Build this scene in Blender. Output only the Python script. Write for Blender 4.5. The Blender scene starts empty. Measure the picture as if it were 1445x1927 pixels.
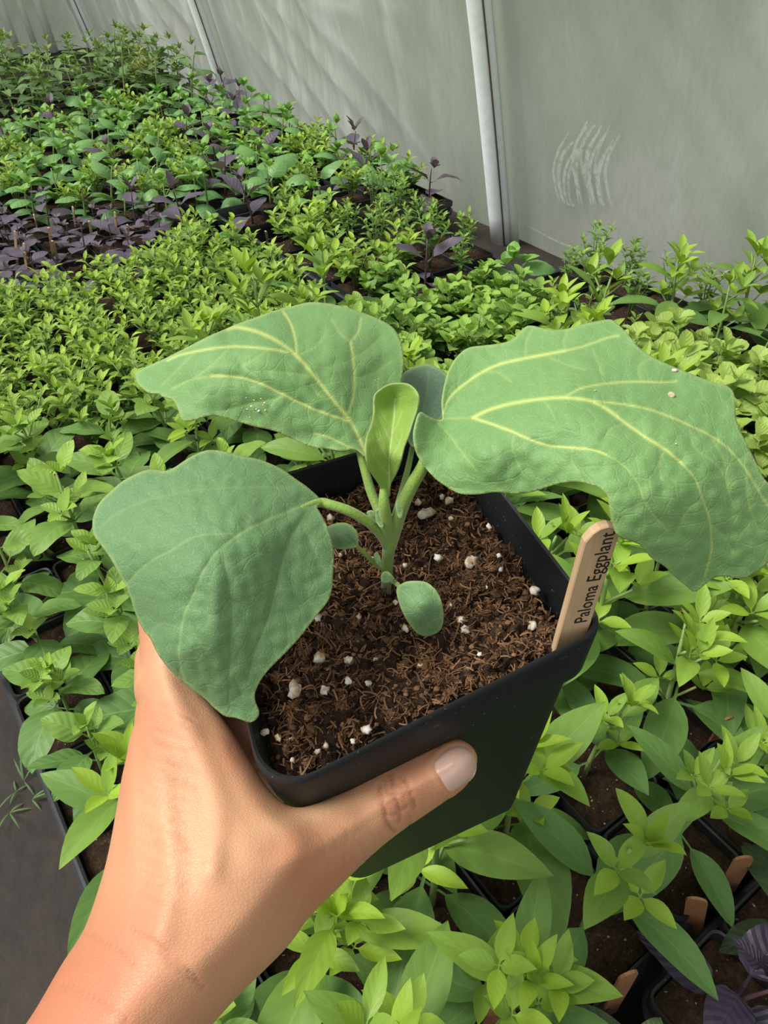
import bpy, math, random
import numpy as np
from mathutils import Vector, Matrix, geometry, noise
random.seed(7); rng = np.random.default_rng(7)
S = bpy.context.scene
COL = S.collection
PI = math.pi

# ------------------------------------------------------------------ camera, world, light, exposure
FPX = 1392.0; CX, CY = 722.5, 963.5; PITCH = math.radians(40.9); CAMH = 0.55
cam_d = bpy.data.cameras.new('camera'); cam = bpy.data.objects.new('camera', cam_d); COL.objects.link(cam)
cam.location = (0, 0, CAMH); cam.rotation_euler = (PI/2-PITCH, 0, 0)
cam_d.sensor_fit = 'VERTICAL'; cam_d.sensor_height = 36.0; cam_d.sensor_width = 27.0
cam_d.lens = FPX/1927*36.0; cam_d.clip_start = 0.01; cam_d.clip_end = 60
S.camera = cam
S.view_settings.view_transform = 'Standard'; S.view_settings.look = 'None'
S.view_settings.gamma = 1; S.view_settings.exposure = 0.40

world = bpy.data.worlds.new('World'); S.world = world; world.use_nodes = True
wn = world.node_tree; wn.nodes.clear()
wo = wn.nodes.new('ShaderNodeOutputWorld'); wb = wn.nodes.new('ShaderNodeBackground')
tc = wn.nodes.new('ShaderNodeTexCoord'); sx = wn.nodes.new('ShaderNodeSeparateXYZ'); cr = wn.nodes.new('ShaderNodeValToRGB')
wn.links.new(tc.outputs['Generated'], sx.inputs[0]); wn.links.new(sx.outputs[2], cr.inputs[0])
cr.color_ramp.elements[0].position = 0.0; cr.color_ramp.elements[0].color = (0.50, 0.53, 0.47, 1)
cr.color_ramp.elements[1].position = 0.75; cr.color_ramp.elements[1].color = (1.0, 1.0, 0.97, 1)
wn.links.new(cr.outputs[0], wb.inputs[0]); wb.inputs[1].default_value = 0.9
wn.links.new(wb.outputs[0], wo.inputs[0])

sun_d = bpy.data.lights.new('sun', 'SUN'); sun = bpy.data.objects.new('sun', sun_d); COL.objects.link(sun)
sun_d.energy = 3.3; sun_d.angle = math.radians(28); sun_d.color = (1.0, 0.97, 0.90)
sun.rotation_euler = (math.radians(2), math.radians(-38), 0)      # high, from behind the left of the bench

# ------------------------------------------------------------------ frames
W = np.array([[1, 0, 0], [0, -math.sin(PITCH), math.cos(PITCH)], [0, -math.cos(PITCH), -math.sin(PITCH)]])
def cw(p): return W @ np.asarray(p, float) + np.array([0, 0, CAMH])         # camera frame (right, down, forward) to world
def un(x, y, d): return cw([(x-CX)/FPX*d, (y-CY)/FPX*d, d])
def proj(P):
    q = (np.asarray(P, float)-np.array([0, 0, CAMH])) @ W
    return CX+FPX*q[..., 0]/q[..., 2], CY+FPX*q[..., 1]/q[..., 2], q[..., 2]
AZ = math.radians(35.4)
U = np.array([-math.sin(AZ), math.cos(AZ)]); V = np.array([math.cos(AZ), math.sin(AZ)])   # along the bench, across it to the wall
def uv(u, v, z=0): return np.array([U[0]*u+V[0]*v, U[1]*u+V[1]*v, z])
BROT = AZ                                                                    # bench x axis = across (V), y = along (U)
def ground_uv(x, y, z):
    d = W @ np.array([(x-CX)/FPX, (y-CY)/FPX, 1.0]); t = (z-CAMH)/d[2]; g = d*t+np.array([0, 0, CAMH])
    return float(g[:2] @ U), float(g[:2] @ V)

# ------------------------------------------------------------------ object helpers
def tag(o, label=None, cat=None, group=None, kind=None):
    if label: o['label'] = label
    if cat: o['category'] = cat
    if group: o['group'] = group
    if kind: o['kind'] = kind
    return o
def mesh(name, verts, faces, mat, smooth=True, attrs=None, uvs=None):
    me = bpy.data.meshes.new(name)
    me.from_pydata([tuple(map(float, v)) for v in verts], [], [tuple(map(int, f)) for f in faces])
    if mat is not None: me.materials.append(mat)
    if smooth: me.polygons.foreach_set('use_smooth', [True]*len(me.polygons))
    for k, a in (attrs or {}).items():
        at = me.attributes.new(k, 'FLOAT', 'POINT'); at.data.foreach_set('value', np.asarray(a, np.float32))
    if uvs is not None:
        l = me.uv_layers.new(name='UVMap'); vi = np.empty(len(me.loops), np.int32); me.loops.foreach_get('vertex_index', vi)
        l.data.foreach_set('uv', np.asarray(uvs, np.float32)[vi].ravel())
    me.update(); return me
def sharp(me, deg=32):
    me.set_sharp_from_angle(angle=math.radians(deg)); return me
def obj(name, me, parent=None, loc=None, rot=None):
    o = bpy.data.objects.new(name, me); COL.objects.link(o)
    if parent is not None: o.parent = parent
    if loc is not None: o.location = loc
    if rot is not None: o.rotation_euler = rot
    return o
def empty(name, loc=(0, 0, 0), rz=0):
    o = bpy.data.objects.new(name, None); COL.objects.link(o); o.location = tuple(loc); o.rotation_euler = (0, 0, rz)
    o.empty_display_size = 0.01; return o
def wchild(name, me, parent):                 # geometry given in world coordinates, parent has a location only
    o = obj(name, me, parent); o.matrix_parent_inverse = Matrix.Translation(parent.location).inverted(); return o
def tube(path, rad, seg=8, cap=True):
    path = [np.asarray(p, float) for p in path]; n = len(path)
    if not hasattr(rad, '__len__'): rad = [rad]*n
    V_, F_ = [], []; ref = None
    for i, p in enumerate(path):
        t = path[min(i+1, n-1)]-path[max(i-1, 0)]; t = t/(np.linalg.norm(t)+1e-12)
        if ref is None: ref = np.cross(t, [0.3, 0.8, 0.52]); ref /= np.linalg.norm(ref)
        a = ref-t*(ref@t); a /= np.linalg.norm(a)+1e-12; b = np.cross(t, a); ref = a
        for k in range(seg):
            q = 2*PI*k/seg; V_.append(p+rad[i]*(math.cos(q)*a+math.sin(q)*b))
    for i in range(n-1):
        for k in range(seg):
            F_.append((i*seg+k, i*seg+(k+1) % seg, (i+1)*seg+(k+1) % seg, (i+1)*seg+k))
    if cap: F_.append(tuple(range(seg))[::-1]); F_.append(tuple((n-1)*seg+k for k in range(seg)))
    return V_, F_
def merge(parts):
    V_, F_ = [], []
    for v, f in parts:
        o = len(V_); V_ += list(v); F_ += [tuple(i+o for i in q) for q in f]
    return V_, F_
def catmull(pts, n=6, closed=False):
    pts = [np.asarray(p, float) for p in pts]; m = len(pts); out = []
    for i in range(m if closed else m-1):
        g = (lambda k: pts[k % m]) if closed else (lambda k: pts[min(max(k, 0), m-1)])
        p0, p1, p2, p3 = g(i-1), g(i), g(i+1), g(i+2)
        for j in range(n):
            t = j/n
            out.append(.5*((2*p1)+(-p0+p2)*t+(2*p0-5*p1+4*p2-p3)*t*t+(-p0+3*p1-3*p2+p3)*t**3))
    if not closed: out.append(pts[-1])
    return np.array(out)
def seg_dist(P, poly, closed=False):          # distance of points P (n,2) to a polyline
    A = poly; B = np.roll(poly, -1, 0)
    if not closed: A, B = A[:-1], B[:-1]
    best = np.full(len(P), 1e9)
    for a, b in zip(A, B):
        ab = b-a; t = np.clip(((P-a) @ ab)/(ab @ ab+1e-12), 0, 1)
        best = np.minimum(best, np.hypot(*(P-a-t[:, None]*ab).T))
    return best
def inside(P, poly):
    x, y = P[:, 0], P[:, 1]; c = np.zeros(len(P), bool); n = len(poly)
    for i in range(n):
        x1, y1 = poly[i]; x2, y2 = poly[i-1]
        c ^= ((y1 > y) != (y2 > y)) & (x < (x2-x1)*(y-y1)/(y2-y1+1e-12)+x1)
    return c
def tps(ctrl, reg=1e-4):                      # thin plate spline through (x, y, value)
    c = np.array(ctrl, float); X = c[:, :2]/500.0; n = len(c)
    def k(r): return np.where(r > 1e-9, r*r*np.log(r+1e-12), 0)
    K = k(np.linalg.norm(X[:, None]-X[None], axis=2))+reg*np.eye(n); Pm = np.hstack([np.ones((n, 1)), X])
    A = np.block([[K, Pm], [Pm.T, np.zeros((3, 3))]]); w = np.linalg.solve(A, np.concatenate([c[:, 2], np.zeros(3)]))
    def f(P):
        Q = np.atleast_2d(P)/500.0
        return k(np.linalg.norm(Q[:, None]-X[None], axis=2)) @ w[:n]+w[n]+Q @ w[n+1:]
    return f
def triangulate(poly, step, extra=None):
    per = np.linalg.norm(np.roll(poly, -1, 0)-poly, axis=1).sum(); m = int(per/step)
    cum = np.concatenate([[0], np.cumsum(np.linalg.norm(np.roll(poly, -1, 0)-poly, axis=1))]); pc = np.vstack([poly, poly[:1]])
    s = np.linspace(0, per, m, endpoint=False)
    bd = np.stack([np.interp(s, cum, pc[:, 0]), np.interp(s, cum, pc[:, 1])], 1)
    x0, y0 = bd.min(0); x1, y1 = bd.max(0)
    gx, gy = np.meshgrid(np.arange(x0, x1, step), np.arange(y0, y1, step*.87)); gx = gx+(np.arange(gx.shape[0]) % 2)[:, None]*step/2
    G = np.stack([gx.ravel(), gy.ravel()], 1); G = G[inside(G, bd)]
    G = G[seg_dist(G, bd, True) > step*.6]
    allp = np.vstack([bd, G])
    r = geometry.delaunay_2d_cdt([Vector(p) for p in allp], [(i, (i+1) % m) for i in range(m)], [], 1, 1e-6)
    P = np.array([tuple(v) for v in r[0]]); return P, r[2], bd

# ------------------------------------------------------------------ materials
def newmat(name):
    m = bpy.data.materials.new(name); m.use_nodes = True; nt = m.node_tree; nt.nodes.clear()
    out = nt.nodes.new('ShaderNodeOutputMaterial'); return m, nt, out
def N(nt, t, **kw):
    n = nt.nodes.new(t)
    for k, v in kw.items(): setattr(n, k, v)
    return n
def mixc(nt, fac, a, b, mode='MIX'):
    n = N(nt, 'ShaderNodeMix', data_type='RGBA', blend_type=mode)
    for idx, v in ((0, fac), (6, a), (7, b)):
        if hasattr(v, 'links') or isinstance(v, bpy.types.NodeSocket): nt.links.new(v, n.inputs[idx])
        elif idx == 0: n.inputs[0].default_value = v
        else: n.inputs[idx].default_value = (*v, 1)
    return n.outputs[2]
def math_(nt, op, a, b=0.0, c=0.0, clamp=False):
    n = N(nt, 'ShaderNodeMath', operation=op, use_clamp=clamp)
    for i, v in enumerate((a, b, c)):
        if isinstance(v, bpy.types.NodeSocket): nt.links.new(v, n.inputs[i])
        else: n.inputs[i].default_value = v
    return n.outputs[0]
def ramp(nt, fac, stops):
    r = N(nt, 'ShaderNodeValToRGB'); nt.links.new(fac, r.inputs[0]); e = r.color_ramp.elements
    while len(e) < len(stops): e.new(0.5)
    for i, (p, c) in enumerate(stops): e[i].position = p; e[i].color = (*c, 1) if hasattr(c, '__len__') else (c, c, c, 1)
    return r.outputs[0]
def tex_noise(nt, scale, detail=3, coord='Object', rough=.5, vec=None):
    t = N(nt, 'ShaderNodeTexNoise'); t.inputs['Scale'].default_value = scale; t.inputs['Detail'].default_value = detail
    t.inputs['Roughness'].default_value = rough
    if vec is None: c = N(nt, 'ShaderNodeTexCoord'); vec = c.outputs[coord]
    nt.links.new(vec, t.inputs['Vector']); return t.outputs['Fac']
def bump(nt, h, dist, strength=1.0):
    b = N(nt, 'ShaderNodeBump'); b.inputs['Distance'].default_value = dist; b.inputs['Strength'].default_value = strength
    nt.links.new(h, b.inputs['Height']); return b.outputs[0]
def attr(nt, name): return N(nt, 'ShaderNodeAttribute', attribute_name=name).outputs['Fac']
def principled(nt, out, color, rough=.5, spec=.4, normal=None, sheen=0, coat=0, link=True, sss=0):
    p = N(nt, 'ShaderNodeBsdfPrincipled')
    if isinstance(color, bpy.types.NodeSocket): nt.links.new(color, p.inputs['Base Color'])
    else: p.inputs['Base Color'].default_value = (*color, 1)
    if isinstance(rough, bpy.types.NodeSocket): nt.links.new(rough, p.inputs['Roughness'])
    else: p.inputs['Roughness'].default_value = rough
    p.inputs['Specular IOR Level'].default_value = spec; p.inputs['Sheen Weight'].default_value = sheen
    p.inputs['Coat Weight'].default_value = coat
    if sss: p.inputs['Subsurface Weight'].default_value = sss; p.inputs['Subsurface Radius'].default_value = (1, .35, .18); p.inputs['Subsurface Scale'].default_value = .004
    if normal is not None: nt.links.new(normal, p.inputs['Normal'])
    if link: nt.links.new(p.outputs[0], out.inputs[0])
    return p.outputs[0]
def leafy(nt, out, col, rough, spec, normal, trans, sheen=0.0):
    p = principled(nt, out, col, rough, spec, normal, sheen, link=False)
    t = N(nt, 'ShaderNodeBsdfTranslucent'); tcol = mixc(nt, 1.0, col, (1.0, 1.0, .45), 'MULTIPLY'); nt.links.new(tcol, t.inputs[0])
    if normal is not None: nt.links.new(normal, t.inputs['Normal'])
    m = N(nt, 'ShaderNodeMixShader'); m.inputs[0].default_value = trans
    nt.links.new(p, m.inputs[1]); nt.links.new(t.outputs[0], m.inputs[2]); nt.links.new(m.outputs[0], out.inputs[0])

def herb_mat(name, mature, young, vein, rough=.45, nveins=6.0, bstr=.40, spec=.3, vs=.45):
    m, nt, out = newmat(name)
    uvn = N(nt, 'ShaderNodeUVMap'); s = N(nt, 'ShaderNodeSeparateXYZ'); nt.links.new(uvn.outputs[0], s.inputs[0])
    av = math_(nt, 'ABSOLUTE', math_(nt, 'SUBTRACT', s.outputs[1], .5))          # 0 at midrib, .5 at edge
    mid = math_(nt, 'SUBTRACT', 1.0, math_(nt, 'DIVIDE', av, .035), clamp=True)
    ph = math_(nt, 'FRACT', math_(nt, 'SUBTRACT', math_(nt, 'MULTIPLY', s.outputs[0], nveins), math_(nt, 'MULTIPLY', av, 3.2)))
    dv = math_(nt, 'ABSOLUTE', math_(nt, 'SUBTRACT', ph, .5))
    side = math_(nt, 'SUBTRACT', 1.0, math_(nt, 'DIVIDE', dv, .09), clamp=True)
    veins = math_(nt, 'MAXIMUM', mid, math_(nt, 'MULTIPLY', side, .55))
    oi = N(nt, 'ShaderNodeObjectInfo')
    tone = math_(nt, 'ADD', attr(nt, 'tone'), math_(nt, 'MULTIPLY', math_(nt, 'SUBTRACT', oi.outputs['Random'], .5), .3), clamp=True)
    c = mixc(nt, tone, mature, young)
    n = tex_noise(nt, 90, 2); c = mixc(nt, math_(nt, 'MULTIPLY', n, .35), c, tuple(x*.72 for x in mature))
    c = mixc(nt, math_(nt, 'MULTIPLY', veins, vs), c, vein)
    h = math_(nt, 'SUBTRACT', math_(nt, 'ADD', math_(nt, 'MULTIPLY', dv, 1.4), math_(nt, 'MULTIPLY', n, .5)), math_(nt, 'MULTIPLY', mid, .5))
    leafy(nt, out, c, rough, spec, bump(nt, h, .0012, bstr), .28)
    return m
M = {}
M['lemon'] = herb_mat('lemon_basil_leaf', (.125, .250, .068), (.37, .55, .045), (.34, .50, .14), bstr=.12, vs=.22, nveins=5)
M['broad'] = herb_mat('broad_basil_leaf', (.120, .245, .062), (.33, .51, .07), (.34, .50, .18), nveins=6, bstr=.30, vs=.38)
M['bush'] = herb_mat('bush_basil_leaf', (.13, .265, .050), (.42, .60, .07), (.34, .48, .14), nveins=4)
M['oreg'] = herb_mat('oregano_leaf', (.140, .285, .060), (.33, .52, .08), (.32, .46, .16), nveins=5)
M['geno'] = herb_mat('sweet_basil_leaf', (.145, .31, .115), (.26, .49, .10), (.30, .44, .18), rough=.38, nveins=6)
M['purple'] = herb_mat('purple_basil_leaf', (.135, .115, .160), (.165, .125, .17), (.155, .12, .16), rough=.40, nveins=7)
M['violet'] = herb_mat('glossy_violet_basil_leaf', (.052, .042, .080), (.085, .050, .085), (.11, .07, .10), rough=.30, nveins=7, spec=.5, bstr=.6)
M['bronze'] = herb_mat('bronze_basil_leaf', (.055, .085, .045), (.10, .16, .06), (.12, .13, .07), rough=.36, nveins=7)
M['lime'] = herb_mat('lime_basil_leaf', (.27, .42, .08), (.42, .56, .13), (.40, .52, .18), nveins=5)
M['dull'] = herb_mat('tall_seedling_leaf', (.12, .22, .085), (.24, .36, .10), (.24, .34, .16), nveins=5)
M['tan'] = herb_mat('yellowing_seedling_leaf', (.19, .28, .08), (.42, .42, .15), (.34, .38, .18), nveins=5)

def stem_mat():
    m, nt, out = newmat('herb_stem'); n = tex_noise(nt, 120, 2)
    principled(nt, out, mixc(nt, n, (.16, .26, .07), (.30, .40, .14)), .5); return m
M['stem'] = stem_mat()
def pstem_mat():
    m, nt, out = newmat('purple_stem'); principled(nt, out, (.10, .05, .06), .5); return m
M['pstem'] = pstem_mat()

def eggleaf_mat(name, a, b, vein, spec=.3, rough=.55, trans=.18, fuzz=.30):
    m, nt, out = newmat(name)
    v = attr(nt, 'vein'); e = attr(nt, 'rim')
    n1 = tex_noise(nt, 28, 3); c = mixc(nt, n1, a, b)
    vo = N(nt, 'ShaderNodeTexVoronoi', feature='DISTANCE_TO_EDGE'); vo.inputs['Scale'].default_value = 165
    co = N(nt, 'ShaderNodeTexCoord'); nz = N(nt, 'ShaderNodeTexNoise'); nz.inputs['Scale'].default_value = 60
    nt.links.new(co.outputs['Object'], nz.inputs['Vector'])
    va = N(nt, 'ShaderNodeVectorMath', operation='MULTIPLY_ADD'); nt.links.new(nz.outputs['Color'], va.inputs[0]); va.inputs[1].default_value = (.016,)*3
    nt.links.new(co.outputs['Object'], va.inputs[2]); nt.links.new(va.outputs[0], vo.inputs['Vector'])
    net = math_(nt, 'SUBTRACT', 1.0, math_(nt, 'DIVIDE', vo.outputs['Distance'], .07), clamp=True)
    c = mixc(nt, math_(nt, 'MULTIPLY', net, .05), c, vein)
    sp = tex_noise(nt, 2600, 2); spk = ramp(nt, sp, [(.52, 0.0), (.70, 1.0)])
    c = mixc(nt, math_(nt, 'MULTIPLY', spk, fuzz), c, (.42, .55, .36))          # fine pale hairs of the leaf
    c = mixc(nt, math_(nt, 'MULTIPLY', v, .85), c, vein)
    c = mixc(nt, math_(nt, 'MULTIPLY', e, .65), c, (.34, .46, .16))
    h = math_(nt, 'ADD', math_(nt, 'MULTIPLY', net, -.22), math_(nt, 'MULTIPLY', sp, .45))
    leafy(nt, out, c, rough, spec, bump(nt, h, .0006, .55), trans, .06)
    return m
M['egg'] = eggleaf_mat('eggplant_leaf', (.130, .275, .085), (.200, .375, .125), (.56, .64, .20), fuzz=.25)
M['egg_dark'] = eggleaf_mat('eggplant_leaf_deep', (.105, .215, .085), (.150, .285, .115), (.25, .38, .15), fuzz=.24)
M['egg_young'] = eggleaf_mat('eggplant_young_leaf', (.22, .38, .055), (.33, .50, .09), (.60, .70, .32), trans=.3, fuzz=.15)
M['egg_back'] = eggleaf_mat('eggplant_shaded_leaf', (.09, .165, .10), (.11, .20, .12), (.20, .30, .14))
def eggstem_mat():
    m, nt, out = newmat('eggplant_stem'); n = tex_noise(nt, 60, 3); s = tex_noise(nt, 1500, 2)
    c = mixc(nt, n, (.13, .24, .035), (.23, .36, .06)); c = mixc(nt, ramp(nt, s, [(.50, 0.0), (.70, .28)]), c, (.12, .09, .06))
    g = attr(nt, 'low'); c = mixc(nt, g, c, (.13, .085, .06))
    principled(nt, out, c, .6, .3, bump(nt, s, .0004, .5), .3); return m
M['eggstem'] = eggstem_mat()

def plastic(name, col, rough=.38, dust=.25, spec=.5):
    m, nt, out = newmat(name); n = tex_noise(nt, 55, 4); s = tex_noise(nt, 700, 2)
    c = mixc(nt, math_(nt, 'MULTIPLY', n, dust), col, (.10, .095, .09))
    c = mixc(nt, ramp(nt, s, [(.70, 0.0), (.76, .6)]), c, (.22, .17, .12))
    principled(nt, out, c, rough, spec, bump(nt, s, .0002, .25)); return m
M['pot'] = plastic('black_pot_plastic', (.010, .012, .013), .50, .06, .28)
M['pot_s'] = plastic('black_nursery_plastic', (.010, .012, .014), .45, .15)
M['tray'] = plastic('black_tray_plastic', (.016, .019, .024), .40, .18)

def soil_mat(name='potting_soil'):
    m, nt, out = newmat(name); n = tex_noise(nt, 110, 5, rough=.65); n2 = tex_noise(nt, 420, 4, rough=.7)
    c = ramp(nt, n, [(.30, (.012, .007, .005)), (.50, (.042, .023, .013)), (.72, (.120, .066, .036))])
    c2 = ramp(nt, n2, [(.30, (.010, .006, .004)), (.55, (.06, .034, .02)), (.8, (.22, .13, .07))])
    c = mixc(nt, .5, c, c2)
    w = tex_noise(nt, 300, 1); c = mixc(nt, ramp(nt, w, [(.735, 0.0), (.75, .8)]), c, (.5, .45, .38))
    h = math_(nt, 'ADD', n, n2)
    principled(nt, out, c, .85, .2, bump(nt, h, .004, 1.0)); return m
M['soil'] = soil_mat()
def fibre_mat():
    m, nt, out = newmat('coir_fibre'); n = tex_noise(nt, 90, 4, rough=.7); r = attr(nt, 'shade')
    c = mixc(nt, r, (.020, .010, .006), (.31, .165, .080)); c = mixc(nt, math_(nt, 'MULTIPLY', n, .5), c, (.09, .045, .022))
    principled(nt, out, c, .8, .2); return m
M['fibre'] = fibre_mat()
def perlite_mat():
    m, nt, out = newmat('perlite'); n = tex_noise(nt, 400, 4); oi = N(nt, 'ShaderNodeObjectInfo')
    c = ramp(nt, n, [(.35, (.34, .24, .14)), (.5, (.62, .55, .45)), (.62, (.78, .76, .72))])
    c = mixc(nt, math_(nt, 'MULTIPLY', oi.outputs['Random'], .35), c, (.50, .36, .20))
    principled(nt, out, c, .8, .2, bump(nt, n, .001, .6)); return m
M['perlite'] = perlite_mat()
def wood_mat(name, a, b, sc=1.0):
    m, nt, out = newmat(name); co = N(nt, 'ShaderNodeTexCoord'); mp = N(nt, 'ShaderNodeMapping'); mp.inputs['Scale'].default_value = (600*sc, 600*sc, 40*sc)
    nt.links.new(co.outputs['Object'], mp.inputs[0]); n = tex_noise(nt, 1.0, 4, vec=mp.outputs[0]); n2 = tex_noise(nt, 60, 3)
    c = mixc(nt, n, a, b); c = mixc(nt, math_(nt, 'MULTIPLY', n2, .35), c, tuple(x*.7 for x in a))
    principled(nt, out, c, .65, .25, bump(nt, n, .0003, .5)); return m
M['wood'] = wood_mat('birch_stake_wood', (.42, .26, .14), (.66, .48, .30))
M['wood_s'] = wood_mat('weathered_stake_wood', (.60, .42, .23), (.74, .56, .34))
M['wood_r'] = wood_mat('reddish_tag_wood', (.25, .115, .055), (.40, .20, .10))
m_, nt_, o_ = newmat('black_ink'); principled(nt_, o_, (.018, .014, .012), .6); M['ink'] = m_

def skin_mat():
    m, nt, out = newmat('skin'); n = tex_noise(nt, 35, 3); n2 = tex_noise(nt, 260, 3)
    c = mixc(nt, n, (.50, .245, .130), (.56, .300, .170))
    c = mixc(nt, math_(nt, 'MULTIPLY', attr(nt, 'red'), .75), c, (.47, .150, .080))
    c = mixc(nt, math_(nt, 'MULTIPLY', attr(nt, 'pale'), .6), c, (.66, .42, .245))
    c = mixc(nt, math_(nt, 'MULTIPLY', n2, .14), c, (.44, .20, .12))
    c = mixc(nt, math_(nt, 'MULTIPLY', attr(nt, 'crease'), .65), c, (.38, .14, .085))
    vo = N(nt, 'ShaderNodeTexVoronoi', feature='DISTANCE_TO_EDGE'); vo.inputs['Scale'].default_value = 900
    co = N(nt, 'ShaderNodeTexCoord'); mp = N(nt, 'ShaderNodeMapping'); mp.inputs['Rotation'].default_value = (0, 0, .6); mp.inputs['Scale'].default_value = (1, 1.7, 1)
    nt.links.new(co.outputs['Object'], mp.inputs[0]); nt.links.new(mp.outputs[0], vo.inputs['Vector'])
    h = math_(nt, 'ADD', math_(nt, 'MINIMUM', vo.outputs['Distance'], .18), math_(nt, 'MULTIPLY', n2, .5))
    principled(nt, out, c, .48, .4, bump(nt, h, .0005, .5), 0, sss=.15); return m
M['skin'] = skin_mat()
m_, nt_, o_ = newmat('thumb_nail'); n_ = tex_noise(nt_, 200, 2)
principled(nt_, o_, mixc(nt_, n_, (.60, .37, .30), (.68, .46, .38)), .28, .5, bump(nt_, n_, .0003, .3), coat=.2, sss=.1); M['nail'] = m_

def film_mat():
    m, nt, out = newmat('greenhouse_film')
    uvn = N(nt, 'ShaderNodeUVMap')
    def stretched(sx_, sy_, det, rot=0):
        mp = N(nt, 'ShaderNodeMapping'); mp.inputs['Scale'].default_value = (sx_, sy_, 1); mp.inputs['Rotation'].default_value = (0, 0, rot)
        nt.links.new(uvn.outputs[0], mp.inputs[0]); return tex_noise(nt, 1.0, det, vec=mp.outputs[0], rough=.6)
    wr = attr(nt, 'wrinkled')
    big = stretched(2.2, 1.6, 3); mid = stretched(6, 3, 4, -.4); st = stretched(13, 2.0, 5, -.62); grain = stretched(260, 160, 2); drops = stretched(150, 40, 4, .1)
    c = ramp(nt, big, [(.32, (.24, .28, .215)), (.5, (.325, .355, .30)), (.66, (.45, .46, .43))])
    c = mixc(nt, ramp(nt, mid, [(.48, 0.0), (.75, .35)]), c, (.50, .54, .50))
    c = mixc(nt, math_(nt, 'MULTIPLY', ramp(nt, st, [(.48, 0.0), (.70, .95)]), wr), c, (.70, .76, .73))
    c = mixc(nt, ramp(nt, drops, [(.35, .22), (.55, 0.0)]), c, (.20, .24, .18))
    c = mixc(nt, math_(nt, 'MULTIPLY', grain, .18), c, (.6, .62, .56))
    c = mixc(nt, math_(nt, 'MULTIPLY', wr, .36), c, (.60, .62, .58))
    c = mixc(nt, attr(nt, 'scuff'), c, (.66, .73, .68))
    c = mixc(nt, attr(nt, 'fold'), c, (.72, .76, .72))  # highlights along the film folds, painted as paler colour
    h = math_(nt, 'ADD', math_(nt, 'MULTIPLY', st, wr), math_(nt, 'MULTIPLY', mid, .4)); nb = bump(nt, h, .03, .35)
    p = principled(nt, out, c, .42, .5, nb, link=False)
    t = N(nt, 'ShaderNodeBsdfTranslucent'); nt.links.new(c, t.inputs[0]); nt.links.new(nb, t.inputs['Normal'])
    mx = N(nt, 'ShaderNodeMixShader'); mx.inputs[0].default_value = .45
    nt.links.new(p, mx.inputs[1]); nt.links.new(t.outputs[0], mx.inputs[2]); nt.links.new(mx.outputs[0], out.inputs[0]); return m
M['film'] = film_mat()
def galv_mat():
    m, nt, out = newmat('galvanised_tube'); n = tex_noise(nt, 70, 5, rough=.7); n2 = tex_noise(nt, 12, 3)
    c = mixc(nt, ramp(nt, n, [(.4, 0.0), (.7, 1.0)]), (.88, .93, .96), (.76, .81, .84)); c = mixc(nt, math_(nt, 'MULTIPLY', n2, .3), c, (.72, .75, .76))
    principled(nt, out, c, .5, .4, bump(nt, n, .0005, .3)); return m
M['galv'] = galv_mat()
m_, nt_, o_ = newmat('dark_cord'); principled(nt_, o_, (.10, .08, .07), .6); M['cord'] = m_
m_, nt_, o_ = newmat('white_strip'); p_ = principled(nt_, o_, (.88, .90, .86), .5, .3, link=False); t_ = N(nt_, 'ShaderNodeBsdfTranslucent'); t_.inputs[0].default_value = (.92, .94, .88, 1)
mx_ = N(nt_, 'ShaderNodeMixShader'); mx_.inputs[0].default_value = .5; nt_.links.new(p_, mx_.inputs[1]); nt_.links.new(t_.outputs[0], mx_.inputs[2]); nt_.links.new(mx_.outputs[0], o_.inputs[0]); M['strip'] = m_
def ground_mat():
    m, nt, out = newmat('ground_fabric'); n = tex_noise(nt, 12, 5, rough=.65); n2 = tex_noise(nt, 90, 4); wv = N(nt, 'ShaderNodeTexWave'); wv.inputs['Scale'].default_value = 160
    co = N(nt, 'ShaderNodeTexCoord'); nt.links.new(co.outputs['Object'], wv.inputs['Vector'])
    c = mixc(nt, ramp(nt, n, [(.45, 0.0), (.7, .9)]), (.020, .018, .017), (.055, .038, .027)); c = mixc(nt, math_(nt, 'MULTIPLY', n2, .4), c, (.05, .04, .032))
    principled(nt, out, c, .75, .25, bump(nt, n2, .002, .6)); return m
M['ground'] = ground_mat()
def outside_mat():
    m, nt, out = newmat('grass_ground'); n = tex_noise(nt, 3, 5); principled(nt, out, mixc(nt, n, (.10, .16, .06), (.20, .26, .10)), .9, .1); return m
M['outside'] = outside_mat()

# ------------------------------------------------------------------ setting: floor, walls, ribs
def grid_obj(name, fn, nu, nv, mat, attrs=None, uvs=None):
    vs = [fn(i/nu, j/nv) for j in range(nv+1) for i in range(nu+1)]
    fs = [(j*(nu+1)+i, j*(nu+1)+i+1, (j+1)*(nu+1)+i+1, (j+1)*(nu+1)+i) for j in range(nv) for i in range(nu)]
    return mesh(name, vs, fs, mat, True, attrs, uvs)
def nz(x, y, z=0): return noise.noise(Vector((x, y, z)))
tag(obj('floor', grid_obj('floor', lambda a, b: uv(-1.2+5.4*b, -1.8+3.2*a, -.002+.003*nz(a*20, b*40)), 60, 90, M['ground'])), 'dark woven ground cloth strewn with soil under the pot trays', None, None, 'structure')

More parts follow.
